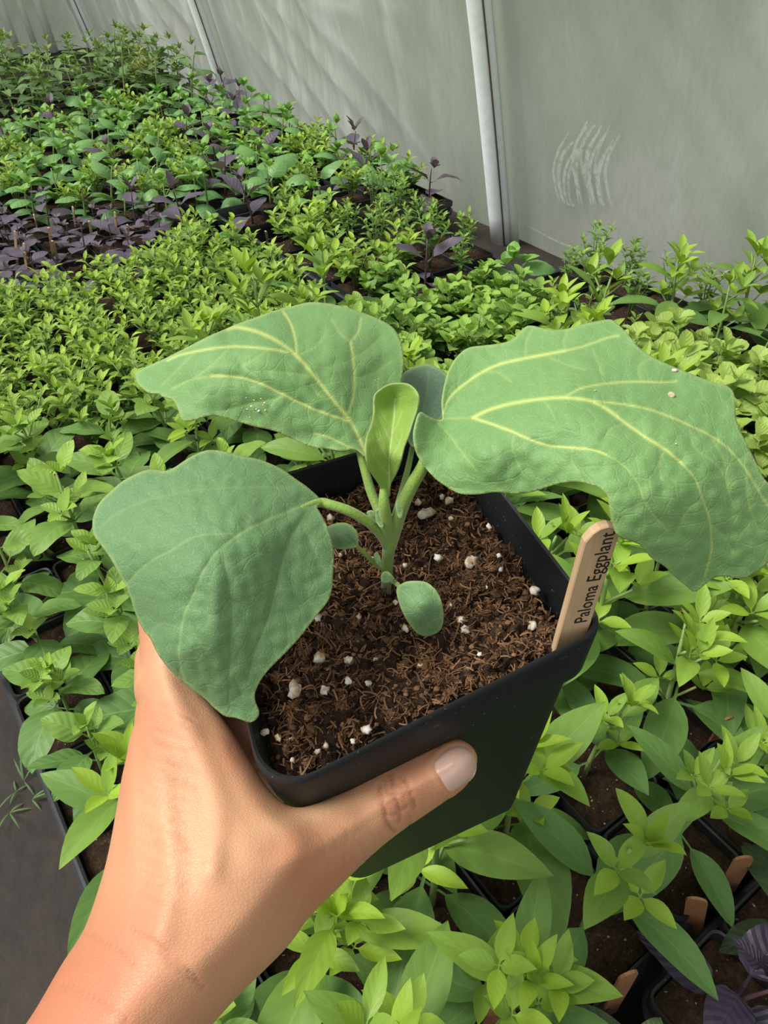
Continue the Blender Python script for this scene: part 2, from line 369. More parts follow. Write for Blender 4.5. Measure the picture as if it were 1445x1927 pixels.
UW0, UW1 = -1.2, 3.62
RIBS = [-.10, 1.05, 2.20, 3.35]
def wall_v(z): return 1.035-.235*z-.05*z*z
NUW, NZW = 260, 70
ZT = 1.5
wv_, wa_w, wa_f, wuv = [], [], [], []
scuff_lines = [catmull([(1100+12*k, 235-7*k+(k % 3)*8), (1075+10*k, 275), (1068+11*k, 320), (1082+8*k, 365), (1098+6*k, 378+6*(k % 2))], 4) for k in range(6)]
for j in range(NZW+1):
    z = -.01+ZT*(j/NZW)**1.2
    for i in range(NUW+1):
        u = UW0+(UW1-UW0)*i/NUW
        dr = min(abs(u-r) for r in RIBS)
        pull = 1-math.exp(-(dr/.12)**2)
        far = min(max((u-1.15)/.45, 0), 1)
        v = wall_v(z)+.030+pull*(.012*nz(u*2.2, z*1.5, 3)+.006*nz(u*7+z*3, z*2.2, 9))
        fold = nz(u*6.5-z*9, z*1.3+u, 5); wa_w.append(.12+.88*far); v += far*pull*.026*abs(fold)+.003*pull*nz(u*22-z*24, z*3, 2)
        wv_.append(uv(u, v, z)); wuv.append((u, z))
        wa_f.append(max(0, (.07-abs(fold))/.07)*.55*far*pull+max(0, .5-dr/.09*.5)*.5)  # painted highlight mask on far folds, plus paler film beside ribs
wv_ = np.array(wv_)
px_, py_, _ = proj(wv_); PP = np.stack([px_, py_], 1); ok = (PP[:, 0] > 1000) & (PP[:, 0] < 1250) & (PP[:, 1] > 150) & (PP[:, 1] < 450)
sc_ = np.zeros(len(wv_))
fs = [(j*(NUW+1)+i, j*(NUW+1)+i+1, (j+1)*(NUW+1)+i+1, (j+1)*(NUW+1)+i) for j in range(NZW) for i in range(NUW)]
wall = tag(obj('wall_right', mesh('wall_right', wv_, fs, M['film'], True, {'scuff': sc_, 'fold': wa_f, 'wrinkled': wa_w}, wuv)), 'hazy white plastic film side of the greenhouse', None, None, 'structure')
wv2, wf2, wu2 = [], [], []
for j in range(41):
    z = -.01+1.5*j/40
    for i in range(161):
        v = -2.2+3.4*i/160; f_ = nz(v*9, z*.6, 11)
        wv2.append(uv(UW1+.012*abs(f_)+.01*nz(v*3, z*2), v, z)); wu2.append((v+5, z)); wf2.append(0)
fs = [(j*161+i, j*161+i+1, (j+1)*161+i+1, (j+1)*161+i) for j in range(40) for i in range(160)]
tag(obj('wall_back', mesh('wall_back', wv2, fs, M['film'], True, {'scuff': wf2, 'fold': wf2, 'wrinkled': [0.0]*len(wf2)}, wu2)), 'plastic film end of the greenhouse', None, None, 'structure')
# scuff marks rubbed into the film: thin raised chalky scratches lying on the wall's inner face
def wall_pt(x, y):
    d = W @ np.array([(x-CX)/FPX, (y-CY)/FPX, 1.0]); t = 1.2
    for _ in range(30):
        p = d*t+np.array([0, 0, CAMH]); t *= (wall_v(p[2])+.022)/(p[:2] @ V)
    return d*t+np.array([0, 0, CAMH])
m_, nt_, o_ = newmat('chalky_scuff')
n_ = tex_noise(nt_, 110, 5, rough=.7); p_ = principled(nt_, o_, (.60, .68, .62), .7, .2, link=False); tr_ = N(nt_, 'ShaderNodeBsdfTransparent'); mx_ = N(nt_, 'ShaderNodeMixShader')
nt_.links.new(ramp(nt_, n_, [(.34, .0), (.66, .62)]), mx_.inputs[0]); nt_.links.new(tr_.outputs[0], mx_.inputs[1]); nt_.links.new(p_, mx_.inputs[2]); nt_.links.new(mx_.outputs[0], o_.inputs[0]); M['scuff'] = m_
def scuff_mesh(lines, w):
    V_, F_ = [], []
    for ln in lines:
        P = [wall_pt(*p) for p in ln]; o = len(V_)
        for i, p in enumerate(P):
            t = P[min(i+1, len(P)-1)]-P[max(i-1, 0)]; t /= np.linalg.norm(t)+1e-9; nrm = np.array([V[0], V[1], .23]); s = np.cross(t, nrm); s /= np.linalg.norm(s)
            k = w*math.sin(PI*min(max((i+.5)/len(P), 0), 1))**.5; V_ += [p-s*k, p+s*k]
        F_ += [(o+2*i, o+2*i+1, o+2*i+3, o+2*i+2) for i in range(len(P)-1)]
    return mesh('scuff_marks', V_, F_, M['scuff'])
sl = []
for k in range(16):
    x0 = 1045+6.2*k+random.uniform(-4, 4); y0 = 238+random.uniform(0, 40)+abs(k-8)*3
    sl.append(catmull([(x0+26, y0-random.uniform(5, 25)), (x0+6, y0+18), (x0-2, y0+55), (x0+4, y0+95), (x0+10, min(385, y0+125+random.uniform(-20, 25)))], 5))
sc = obj('scuff_marks', scuff_mesh(sl, .0032), wall)
sl2 = [catmull([(985, 420), (1050, 455), (1120, 482), (1200, 520), (1300, 560), (1380, 600)], 8)]
obj('crease_line', scuff_mesh(sl2, .0030), wall)

def rib_path(u, dv=0, du=0): return [uv(u+du, wall_v(z)+dv-.004, z) for z in np.linspace(-.01, 1.5, 24)]
rib_lab = {1.05: 'white galvanised greenhouse rib standing in the middle of the film wall', 2.20: 'slim white greenhouse rib beyond the sweet basil, at the far trays', 3.35: 'faint far greenhouse rib where the side film meets the end film', -.10: 'greenhouse rib beside the near end of the wall'}
for u in RIBS:
    if u < 0: continue
    t = empty('greenhouse_rib', uv(u, 1.03, 0)); tag(t, rib_lab[u], 'greenhouse rib')
    wchild('tube', mesh('tube', *tube(rib_path(u), .0215, 20), M['galv']), t)
    wchild('cord', mesh('cord', *tube(rib_path(u, -.012, -.021), .0016, 6), M['cord']), t)
    V_, F_ = tube(rib_path(u, .012, -.026), .008, 8); wchild('film_fold', mesh('film_fold', V_, F_, M['strip']), t)
# end-wall uprights
for k, v in enumerate((.735, .79, .86, .925)):
    P = [uv(UW1-.03, v-.0*z+(.0 if k else .0)-.10*z, z) for z in np.linspace(0, 1.5, 10)]
    t = tag(obj('end_wall_upright', mesh('end_wall_upright', *tube(P, (.010, .014, .011, .016)[k], 8), M['strip'])), ['pale thin upright at the far left of the end film', 'second bright upright of the end film from the left', 'third upright of the end film, beside the greyish panel', 'bright upright of the end film nearest the side wall'][k], 'upright')

# ------------------------------------------------------------------ leaves and plants
def prof(kind, t):
    t = min(max(t, 0), 1)
    if kind == 'lance': return math.sin(PI*t**.85)**.85*(1-.10*t)
    if kind == 'ovate': return math.sin(PI*t**.70)**.72
    if kind == 'round': return math.sin(PI*t**.9)**.55
    if kind == 'tri': return (1-t)**.9*min(1, t/.14)
    if kind == 'narrow': return math.sin(PI*t**.8)
    return math.sin(PI*t)
def leaf_geo(L, Wd, kind='ovate', petiole=.15, curl=.5, fold=.25, cup=0, wave=0, nu=8, nv=6, twist=0, crinkle=0, ph=0):
    vs, uvs, fs = [], [], []
    tot = L*(1+petiole); a = 0; x = z = 0; rows = []
    npet = 1; ts = [-petiole]+[i/nu for i in range(nu+1)]
    lx = 0; prevt = -petiole; ang = 0
    for r, t in enumerate(ts):
        ds = (t-prevt)*L; prevt = t
        ang = -curl*max(t, 0)
        x += math.cos(ang)*ds; z += math.sin(ang)*ds
        w = Wd*.5*prof(kind, t) if 0 < t < 1 else 0
        w = max(w, Wd*.035 if t <= 0.02 else Wd*.004)
        for j in range(nv+1):
            s = -1+2*j/nv; y = s*w; zz = abs(y)*fold+cup*(1-s*s)*Wd*prof(kind, t)+wave*Wd*math.sin(t*13+ph+s*2)*abs(s)
            if crinkle: zz += crinkle*L*math.sin(7*t*2*PI-abs(s)*2.5)*abs(s)*.5*(1-abs(s)*.4)
            tw = twist*max(t, 0); yy = y*math.cos(tw)-zz*math.sin(tw); zz = y*math.sin(tw)+zz*math.cos(tw)
            vs.append((x-zz*math.sin(ang), yy, z+zz*math.cos(ang))); uvs.append((max(t, 0), .5+s*.5))
    for r in range(len(ts)-1):
        for j in range(nv):
            fs.append((r*(nv+1)+j, (r+1)*(nv+1)+j, (r+1)*(nv+1)+j+1, r*(nv+1)+j+1))
    return np.array(vs), fs, uvs
def place(vs, pos, az, el, roll=0, sc=1.0):
    m = Matrix.Rotation(az, 3, 'Z') @ Matrix.Rotation(-el, 3, 'Y') @ Matrix.Rotation(roll, 3, 'X')
    return vs @ np.array(m).T*sc+np.asarray(pos)
class Foliage:
    def __init__(s): s.v, s.f, s.u, s.t = [], [], [], []
    def add(s, geo, pos, az, el, roll=0, sc=1., tone=0.):
        vs, fs, us = geo; o = len(s.v); p = place(vs, pos, az, el, roll, sc)
        s.v += [tuple(q) for q in p]; s.f += [tuple(i+o for i in q) for q in fs]; s.u += us; s.t += [tone]*len(us)
    def mesh(s, name, mat): return mesh(name, s.v, s.f, mat, True, {'tone': s.t}, s.u)
def bent(h, lean, az, n=6, base=(0, 0, 0)):
    return [np.array(base)+np.array([math.cos(az)*lean*(t**1.6), math.sin(az)*lean*(t**1.6), h*t]) for t in np.linspace(0, 1, n)]
def lerp_path(P, t):
    x = t*(len(P)-1); i = min(int(x), len(P)-2); return P[i]+(P[i+1]-P[i])*(x-i)
R_ = random.uniform
def stalked(h, nodes, L, Wd, kind, r=.0013, el=(.1, .9), curl=(.3, .9), fold=.25, lean=.015, branch=0, tonepow=1.6, tmin=.0, nu=8, nv=6, cup=0, crinkle=.006, wave=.03, stems=1, spread=.012, mat='lemon', stem='stem', pet=.2, top=3):
    F = Foliage(); st = []
    for s in range(stems):
        aa = R_(0, 2*PI); b = (math.cos(aa)*spread*(s > 0), math.sin(aa)*spread*(s > 0), 0)
        hh = h*R_(.85, 1.08); P = bent(hh, lean*R_(.3, 1.2), aa, 6, b); st.append(tube(P, [r*1.3, r*1.2, r*1.1, r, r*.8, r*.6], 6))
        a0 = R_(0, PI)
        for k in range(nodes):
            t = .22+.78*k/(nodes-1); p = lerp_path(P, t); size = (1-.62*max(0, (t-.45)/.55)**1.1)*R_(.8, 1.1)*(.75+.25*min(1, t/.4))
            for side in (0, PI):
                g = leaf_geo(L*size, Wd*size*R_(.85, 1.1), kind, pet, R_(*curl), fold*R_(.6, 1.5), cup, wave, nu, nv, R_(-.3, .3), crinkle, R_(0, 6))
                F.add(g, p, a0+side+R_(-.25, .25), el[0]+(el[1]-el[0])*t**1.5+R_(-.25, .25), R_(-.3, .3), 1, min(1, max(tmin, ((t-.3)/.7 if t > .3 else 0)**tonepow)*R_(.7, 1)))
                if branch and .35 < t < .85 and random.random() < branch:      # side shoot
                    q = p+np.array([math.cos(a0+side), math.sin(a0+side), 1.4])*L*.20
                    st.append(tube([p, (p+q)/2, q], [r*.7, r*.6, r*.5], 5))
                    for m in range(4):
                        g2 = leaf_geo(L*.34*R_(.7, 1.1), Wd*.34, kind, .1, R_(0, .5), .35, 0, 0, max(4, nu-3), 4)
                        F.add(g2, q, a0+m*PI/2+R_(-.2, .2), R_(.3, 1.0), 0, 1, R_(.5, 1))
            a0 += PI/2+R_(-.2, .2)
        for m in range(top):
            g2 = leaf_geo(L*.30*R_(.7, 1.2), Wd*.26, kind, .05, R_(-.1, .4), .5, 0, 0, max(4, nu-3), 4)
            F.add(g2, P[-1], a0+m*2*PI/top, R_(.7, 1.25), 0, 1, R_(.8, 1))
    return (F.mesh('foliage', M[mat]), mesh('stem', *merge(st), M[stem]))
def bushy(h, n, L, Wd, kind, rad, mat, nu=4, nv=4, tmin=.1, tuft=8):
    F = Foliage(); st = []
    tips = []
    for k in range(tuft):
        a = 2*PI*k/tuft*1.0+R_(-.3, .3); rr = rad*(.35+.65*math.sqrt(random.random())) if k else 0
        q = np.array([math.cos(a)*rr, math.sin(a)*rr, h*(1-.35*(rr/rad)**2)*R_(.8, 1.08)]); tips.append(q)
        P = [np.array([0, 0, 0]), np.array([q[0]*.25, q[1]*.25, q[2]*.45]), np.array([q[0]*.75, q[1]*.75, q[2]*.8]), q]; st.append(tube(P, [.0012, .001, .0008, .0005], 5))
        per = max(3, n//tuft//2); a0 = R_(0, PI)
        for m in range(per):
            t = .35+.65*m/(per-1); p = lerp_path(P, t); s = (1-.45*t)*R_(.8, 1.25)
            for side in (0, PI):
                F.add(leaf_geo(L*s, Wd*s, kind, .12, R_(.1, .9), R_(.15, .5), 0, .02, nu, nv, R_(-.3, .3)), p, a0+side+R_(-.3, .3), .15+.75*t+R_(-.2, .2), R_(-.3, .3), 1, min(1, max(tmin, t**2*R_(.6, 1.05))))
            a0 += PI/2+R_(-.2, .2)
    return (F.mesh('foliage', M[mat]), mesh('stem', *merge(st), M['stem']))
NV = 6
KIND = {}
def kinds():
    K = KIND
    K['lemon_basil'] = [stalked(R_(.085, .12), random.choice((4, 5, 6)), .066, .0280, 'lance', .0016, (.05, .95), (.2, .95), .22, branch=.6, mat='lemon', nu=10, nv=6, wave=.012, crinkle=0, tonepow=1.6, stems=1) for _ in range(10)]
    K['broad_leaf_basil'] = [stalked(R_(.075, .11), random.choice((5, 5, 6)), .056, .034, 'ovate', .0016, (.05, .9), (.3, 1.0), .14, branch=.4, stems=1, mat='broad', nu=10, nv=6, wave=.03, crinkle=.006, tonepow=1.7) for _ in range(8)]
    K['bush_basil'] = [bushy(R_(.075, .095), 170, .0230, .0105, 'lance', .042, 'bush', tmin=.15, tuft=13) for _ in range(7)]
    K['oregano'] = [bushy(R_(.070, .090), 110, .0290, .0200, 'ovate', .040, 'oreg', nu=6, nv=4, tuft=9) for _ in range(6)]
    K['sweet_basil'] = [stalked(R_(.060, .090), 3, .064, .046, 'ovate', .0016, (.15, .9), (.4, 1.3), -.05, lean=.02, branch=.5, mat='geno', nu=7, nv=6, cup=.12, wave=.02, crinkle=0) for _ in range(8)]
    K['small_leaf_basil'] = [bushy(R_(.06, .085), 80, .028, .0130, 'lance', .034, 'bush', tmin=.0, tuft=7) for _ in range(6)]
    K['purple_basil'] = [stalked(R_(.07, .10), 3, .060, .037, 'ovate', .0014, (.2, 1.2), (.2, 1.0), .18, lean=.02, mat='purple', stem='pstem', nu=8, nv=6, wave=.03, crinkle=.012) for _ in range(6)]
    K['purple_seedling'] = [stalked(R_(.058, .075), 4, .043, .028, 'ovate', .0010, (.0, .6), (.2, .8), .12, lean=.008, mat='purple', stem='pstem', nu=5, nv=4, tmin=.2, top=2) for _ in range(5)]
    K['violet_basil'] = [stalked(R_(.07, .085), 3, .058, .037, 'ovate', .0016, (.1, .9), (.3, 1.0), .14, lean=.01, mat='violet', stem='pstem', nu=12, nv=8, wave=.02, crinkle=.012) for _ in range(4)]
    K['bronze_basil'] = [stalked(R_(.06, .075), 3, .058, .040, 'ovate', .0018, (.1, .7), (.4, 1.0), .10, mat='bronze', nu=10, nv=6, crinkle=.02, cup=.05) for _ in range(3)]
    K['lime_basil'] = [bushy(R_(.075, .095), 70, .036, .027, 'round', .038, 'lime', nu=6, nv=4, tmin=.2, tuft=7) for _ in range(5)]
    K['thyme'] = [bushy(R_(.06, .11), 60, .019, .0085, 'lance', .028, 'oreg', tmin=.0, tuft=4) for _ in range(5)]
    K['tall_seedling'] = [stalked(R_(.11, .145), 5, .070, .052, 'tri', .0016, (.1, .5), (.3, 1.1), .15, lean=.02, branch=.5, mat='dull', stems=2, nu=5, nv=4, top=4) for _ in range(5)]
    K['feathery_seedling'] = [bushy(R_(.10, .13), 120, .042, .013, 'narrow', .045, 'tan', tmin=.0, tuft=7) for _ in range(4)]
    K['pepper_seedling'] = [stalked(R_(.11, .15), 5, .068, .030, 'lance', .0020, (.1, .7), (.3, 1.1), .15, lean=.02, mat='dull', nu=5, nv=4, tmin=.2, tonepow=1) for _ in range(5)]
kinds()

def rsq(x, y, s, r, z, n=4):                   # rounded square ring, half size s
    out = []
    for cx_, cy_, a0 in ((s-r, s-r, 0), (-s+r, s-r, PI/2), (-s+r, -s+r, PI), (s-r, -s+r, 3*PI/2)):
        for k in range(n+1): a = a0+PI/2*k/n; out.append((x+cx_+r*math.cos(a), y+cy_+r*math.sin(a), z))
    return out
def loft(rings, close_top=False, close_bot=True):
    n = len(rings[0]); V_ = [p for r in rings for p in r]; F_ = []
    for i in range(len(rings)-1):
        for k in range(n): F_.append((i*n+k, i*n+(k+1) % n, (i+1)*n+(k+1) % n, (i+1)*n+k))
    if close_bot: F_.append(tuple(range(n)))
    if close_top: F_.append(tuple((len(rings)-1)*n+k for k in range(n)))
    return V_, F_
def small_pot(w, h):
    s = w/2
    V_, F_ = loft([rsq(0, 0, s*.72, s*.12, 0), rsq(0, 0, s*.93, s*.16, h*.84), rsq(0, 0, s*.99, s*.2, h*.85), rsq(0, 0, s, s*.2, h*.98), rsq(0, 0, s*.985, s*.2, h), rsq(0, 0, s*.94, s*.18, h*.99), rsq(0, 0, s*.92, s*.16, h*.80), rsq(0, 0, s*.8, s*.16, h*.3)], True)
    return sharp(mesh('pot', V_, F_, M['pot_s']))
def small_soil(w, h):
    s = w/2*.9; n = 10; V_ = []
    for j in range(n+1):
        for i in range(n+1):
            x, y = -s+2*s*i/n, -s+2*s*j/n; V_.append((x, y, h*.86+.003*nz(x*90, y*90, w)+.002*random.random()))
    F_ = [(j*(n+1)+i, j*(n+1)+i+1, (j+1)*(n+1)+i+1, (j+1)*(n+1)+i) for j in range(n) for i in range(n)]
    return mesh('soil', V_, F_, M['soil'])
POT = {}
def pot_set(w, h):
    k = (w, h)
    if k not in POT: POT[k] = (small_pot(w, h), small_soil(w, h))
    return POT[k]
ORD = ['first', 'second', 'third', 'fourth', 'fifth', 'sixth', 'seventh', 'eighth', 'ninth', 'tenth']
NAMES = {'lemon_basil': ('long-leaved bright basil', 'basil'), 'broad_leaf_basil': ('broad-leaved green basil', 'basil'), 'bush_basil': ('tiny-leaved bushy basil', 'basil'), 'oregano': ('low leafy oregano', 'oregano'),
 'sweet_basil': ('glossy round-leaved basil', 'basil'), 'small_leaf_basil': ('small-leaved green basil', 'basil'), 'purple_basil': ('dark purple basil', 'purple basil'), 'violet_basil': ('glossy dark-violet basil', 'purple basil'), 'purple_seedling': ('small purple seedling', 'purple basil'),
 'bronze_basil': ('bronze-green basil', 'basil'), 'lime_basil': ('yellow-green round-leaved basil', 'basil'), 'thyme': ('upright small-leaved herb', 'herb seedling'), 'tall_seedling': ('tall angular-leaved seedling', 'seedling'),
 'feathery_seedling': ('yellowish feathery seedling', 'seedling'), 'pepper_seedling': ('tall narrow-leaved seedling', 'seedling')}
LABELS = set()
def potted(kind, u, v, zb, w, h, label, group, sc=1.0, rz=None, off=(0, 0)):
    root = empty('potted_'+kind, uv(u, v, zb), BROT); cat = NAMES[kind][1]
    tag(root, label, cat, group)
    pm, sm = pot_set(w, h); obj('pot', pm, root); obj('soil', sm, root)
    fm, stm = random.choice(KIND[kind]); a = R_(0, 2*PI) if rz is None else rz
    for nm, me in (('foliage', fm), ('stem', stm)):
        o = obj(nm, me, root, (off[0], off[1], h*.82), (R_(-.06, .06), R_(-.06, .06), a)); o.scale = (sc,)*3
    return root
def tray(u0, v0, lu, lv, hz, label):
    a, b = lv/2, lu/2
    def ring(e, z, r=.02):
        out = []
        for cx_, cy_, a0 in ((a-r, b-r, 0), (-a+r, b-r, PI/2), (-a+r, -b+r, PI), (a-r, -b+r, 3*PI/2)):
            for k in range(6): q = a0+PI/2*k/5; out.append((cx_+(r+e)*math.cos(q), cy_+(r+e)*math.sin(q), z))
        return out
    V_, F_ = loft([ring(-.012, 0), ring(-.005, hz*.82), ring(0, hz*.84), ring(.0005, hz*.97), ring(-.001, hz), ring(-.0045, hz), ring(-.006, hz*.95), ring(-.010, hz*.8), ring(-.015, .004)], True)
    o = obj('seedling_tray', sharp(mesh('seedling_tray', V_, F_, M['tray'])), None, uv(u0+lu/2, v0+lv/2, 0), (0, 0, BROT)); tag(o, label, 'plant tray'); return o

def lookup(x, y):                             # what grows where, read off the photograph
    if y < 242 and x < 420 and y < 232+0*x: return 'far'
    return None
REG = [
 ('purple_seedling', [(-400, 385), (60, 375), (300, 385), (320, 440), (180, 500), (60, 525), (-400, 540)]),
 ('oregano', [(640, 560), (760, 520), (900, 500), (1010, 560), (1010, 620), (960, 760), (600, 760)]),
 ('thyme', [(600, 350), (760, 335), (990, 360), (1000, 500), (880, 520), (740, 480), (640, 440)]),
 ('thyme', [(1000, 500), (1180, 500), (1290, 600), (1200, 640), (990, 620)]),
 ('lime_basil', [(1120, 620), (1260, 590), (1600, 700), (1900, 1000), (1450, 900), (1340, 850), (1150, 700)]),
 ('small_leaf_basil', [(440, 430), (640, 420), (760, 480), (690, 560), (560, 560), (420, 520)]),
 ('bush_basil', [(-400, 560), (100, 545), (300, 470), (560, 450), (620, 540), (560, 600), (400, 640), (300, 720), (130, 800), (-400, 860)]),
 ('broad_leaf_basil', [(-600, 780), (100, 760), (330, 690), (600, 760), (640, 900), (500, 1100), (440, 1500), (380, 2300), (-700, 2300)]),
]
def kind_at(x, y):
    for k, poly in REG:
        if inside(np.array([[x, y]]), np.array(poly))[0]: return k
    if y < 560: return 'thyme' if x > 985 else 'mix'
    return 'lemon_basil'
PITCH_S = .0675
trays = []                                     # u0, v0, lu, lv, cols (across), rows (along), phrase
def T(u0, v0, lu, lv, nc, nr, phrase, force=None, hz=.052, lift=0): trays.append((u0, v0, lu, lv, nc, nr, phrase, force, hz, lift))
T(.035, -.042, .54, .276, 4, 8, 'tray beside bare ground')
T(.035, .244, .54, .276, 4, 8, 'tray below held pot')
T(-.51, .196, .54, .276, 4, 8, 'dark-leaved corner tray', 'dark')
T(.235-.545, .530, .54, .276, 4, 8, 'lower right-edge tray')
T(.235, .530, .54, .276, 4, 8, 'tray behind right leaf')
T(.58, -.042, .54, .276, 4, 8, 'tray behind left leaf')
T(.58, .244, .54, .276, 4, 8, 'tray straight behind eggplant')
T(.78, .545, .54, .283, 4, 8, 'raised tray beside rib', None, .060, .018)
T(1.125, -.042, .54, .276, 5, 10, 'purple left-edge tray', 'purple_seedling')
T(1.125, .244, .54, .276, 4, 8, 'mixed tray beside purple')
T(1.325, .530, .54, .276, 4, 8, 'mixed tray beyond rib')
T(1.67, -.042, .42, .276, 4, 6, 'far left mixed tray')
T(1.67, .244, .42, .276, 4, 6, 'far middle mixed tray')
T(1.87, .530, .27, .276, 4, 4, 'far mixed wall-side tray')
T(.235, .825, .54, .145, 2, 8, 'narrow tray along film')
T(-.31, .825, .54, .145, 2, 8, 'nearest narrow wall tray')
T(1.12, .825, .54, .145, 2, 8, 'narrow tray past rib')
T(1.665, .825, .47, .145, 2, 7, 'far narrow film tray')
for (u0, v0), ph_ in zip([(2.15, -.185), (2.15, .10), (2.15, .385), (2.15, .67)], ['far tray, left edge', 'far tray, left-middle', 'far tray, right-middle', 'far tray, wall-side']):
    T(u0, v0, .53, .276, 3, 6, ph_, 'tall', .05)
T(-.515, -.086, .54, .276, 4, 8, 'dark-leaved bottom tray', 'dark')
T(-.31+.0, .0, 0, 0, 0, 0, '')
trays.pop()
def in_view(u, v, z=.10, m=160):
    x, y, d = proj(uv(u, v, z)); return d > .05 and -m < x < 1445+m and -m < y < 1927+m
CELLS = []
for (u0, v0, lu, lv, nc, nr, phrase, force, hz, lift) in trays:
    if not any(in_view(u0+lu*a, v0+lv*b, .05, 60) for a in np.linspace(0, 1, 12) for b in np.linspace(0, 1, 8)): continue
    tob = tray(u0, v0, lu, lv, hz, 'black plastic '+phrase+(' holding tall seedlings' if force == 'tall' else ' holding rows of potted herbs'))
    if lift: tob.location.z = lift
    pv = (lv-.006)/nc; pu = (lu-.006)/nr; w = min(pu, pv)*.985; h = .064 if w > .05 else .055
    for r in range(nr):
        for c in range(nc):
            u = u0+.003+pu*(r+.5); v = v0+.003+pv*(c+.5)
            if not in_view(u, v, .09, 110 if u > .6 else 330): continue
            x, y, d = proj(uv(u, v, .11))
            k = force or kind_at(x, y)
            if k == 'mix':
                q = random.random(); k = 'sweet_basil' if q < .52 else ('purple_basil' if q < .70 else 'small_leaf_basil')
            elif k == 'dark': k = 'bronze_basil' if (v0 < 0 and c >= 2) or (r+c) % 4 == 0 else 'violet_basil'
            elif k == 'tall':
                q = random.random(); k = ('feathery_seedling' if (x > 230 and y > 150 and q < .6) else ('tall_seedling' if (q < .6) else 'pepper_seedling'))
            elif k == 'broad_leaf_basil' and random.random() < .06: k = 'lemon_basil'
            lab = f"{NAMES[k][0]} in {phrase}, {ORD[nc-1-c]} row from wall, {ORD[r]} from near end"
            if phrase.startswith('raised') and k in ('thyme', 'small_leaf_basil', 'sweet_basil') and random.random() < .30: continue
            sc = R_(.88, 1.12)*((1.16 if u > .12 else 1.0) if k == 'lemon_basil' else 1)*(.95 if force == 'dark' else 1)*(.85 if (c == 0 and u0 < .1) else 1)
            if k in ('tall_seedling', 'pepper_seedling', 'feathery_seedling'): sc = R_(.85, 1.1)
            root = potted(k, u, v, .004+lift, w, h, lab, NAMES[k][0]+' in the '+phrase, sc, None, (R_(-.006, .006), R_(-.006, .006)))
            CELLS.append((root, u, v))

# ------------------------------------------------------------------ wooden tags in the trays
def stake_mesh(w, t, h, mat):
    pr = [(-w/2, 0), (w/2, 0)]+[(w/2*math.cos(a), h-w/2+w/2*math.sin(a)) for a in np.linspace(0, PI, 7)]
    V_ = [(x, -t/2, z) for x, z in pr]+[(x, t/2, z) for x, z in pr]; n = len(pr)
    F_ = [tuple(range(n)), tuple(range(2*n-1, n-1, -1))]+[(i, i+n, (i+1) % n+n, (i+1) % n) for i in range(n)]
    return mesh('wooden_tag', V_, F_, mat, False)
STK = [(104, 252, 100, 222), (230, 370, 218, 330), (253, 380, 247, 363), (142, 428, 137, 389), (176, 465, 168, 416), (220, 442, 216, 399), (51, 515, 45, 458), (33, 498, 28, 435), (109, 491, 99, 453), (244, 456, 240, 423),
 (100, 484, 92, 428), (71, 432, 64, 404), (411, 486, 408, 464), (254, 527, 246, 501), (109, 560, 104, 539), (176, 231, 170, 210), (73, 245, 55, 203), (40, 236, 24, 203), (242, 240, 228, 207), (237, 675, 234, 632), (292, 665, 285, 622),
 (275, 760, 272, 725), (163, 880, 158, 845), (100, 900, 94, 868), (505, 460, 500, 435), (620, 430, 617, 408), (970, 545, 973, 530), (200, 235, 192, 205)]
near_what = ['in front of the far seedlings', 'standing tall amid the mixed basil', 'short one behind the purple seedlings', 'in the upper middle of the purple tray', 'tallest at the middle of the purple tray', 'at the right end of the purple tray', 'on bare soil in front of the purple tray', 'second from the left edge in the purple tray', 'leaning in front of the purple tray', 'right of the purple tray by a green leaf',
 'thin one left of the tallest purple-tray tag', 'behind the purple seedlings at left', 'beside a purple leaf above the bushy basil', 'below the big purple leaf', 'by bare soil above the bushy basil', 'below the feathery seedlings', 'leaning at the far left seedlings', 'leftmost among the far seedlings', 'leaning beside the tall feathery seedling', 'broad left one of two in the bushy basil', 'right one of two in the bushy basil',
 'deep in the broad-leaved basil', 'between basil pots at left', 'short and pale by the left basil', 'amid the small-leaved basil', 'behind the small-leaved basil', 'at the corner of the raised tray', 'far left seedlings, in front of the leaves']
BIG = [(1342, 1398, 1372, 1350, .011, 'reddish wooden tag with dark scribble in the basil at the right edge'), (1276, 1185, 1284, 1150, .008, 'small pale wooden tag behind the stake, right of the pot'), (925, 1925, 955, 1845, .011, 'reddish wooden tag at the bottom, below the held pot'),
 (1155, 1885, 1185, 1830, .011, 'reddish wooden tag by the bronze basil at the bottom'), (1372, 1665, 1402, 1612, .011, 'reddish wooden tag at the right, by the black tray edge'), (1305, 1730, 1312, 1690, .012, 'reddish wooden tag above the large purple leaves'), (635, 1925, 650, 1905, .012, 'reddish wooden tag at the bottom edge beside the wrist')]
STK_SPEC = [(a, b, c, d, .0045, 'thin pale wooden plant tag '+n, M['wood_s']) for (a, b, c, d), n in zip(STK, near_what)]+[(a, b, c, d, w, n, M['wood_r']) for a, b, c, d, w, n in BIG]
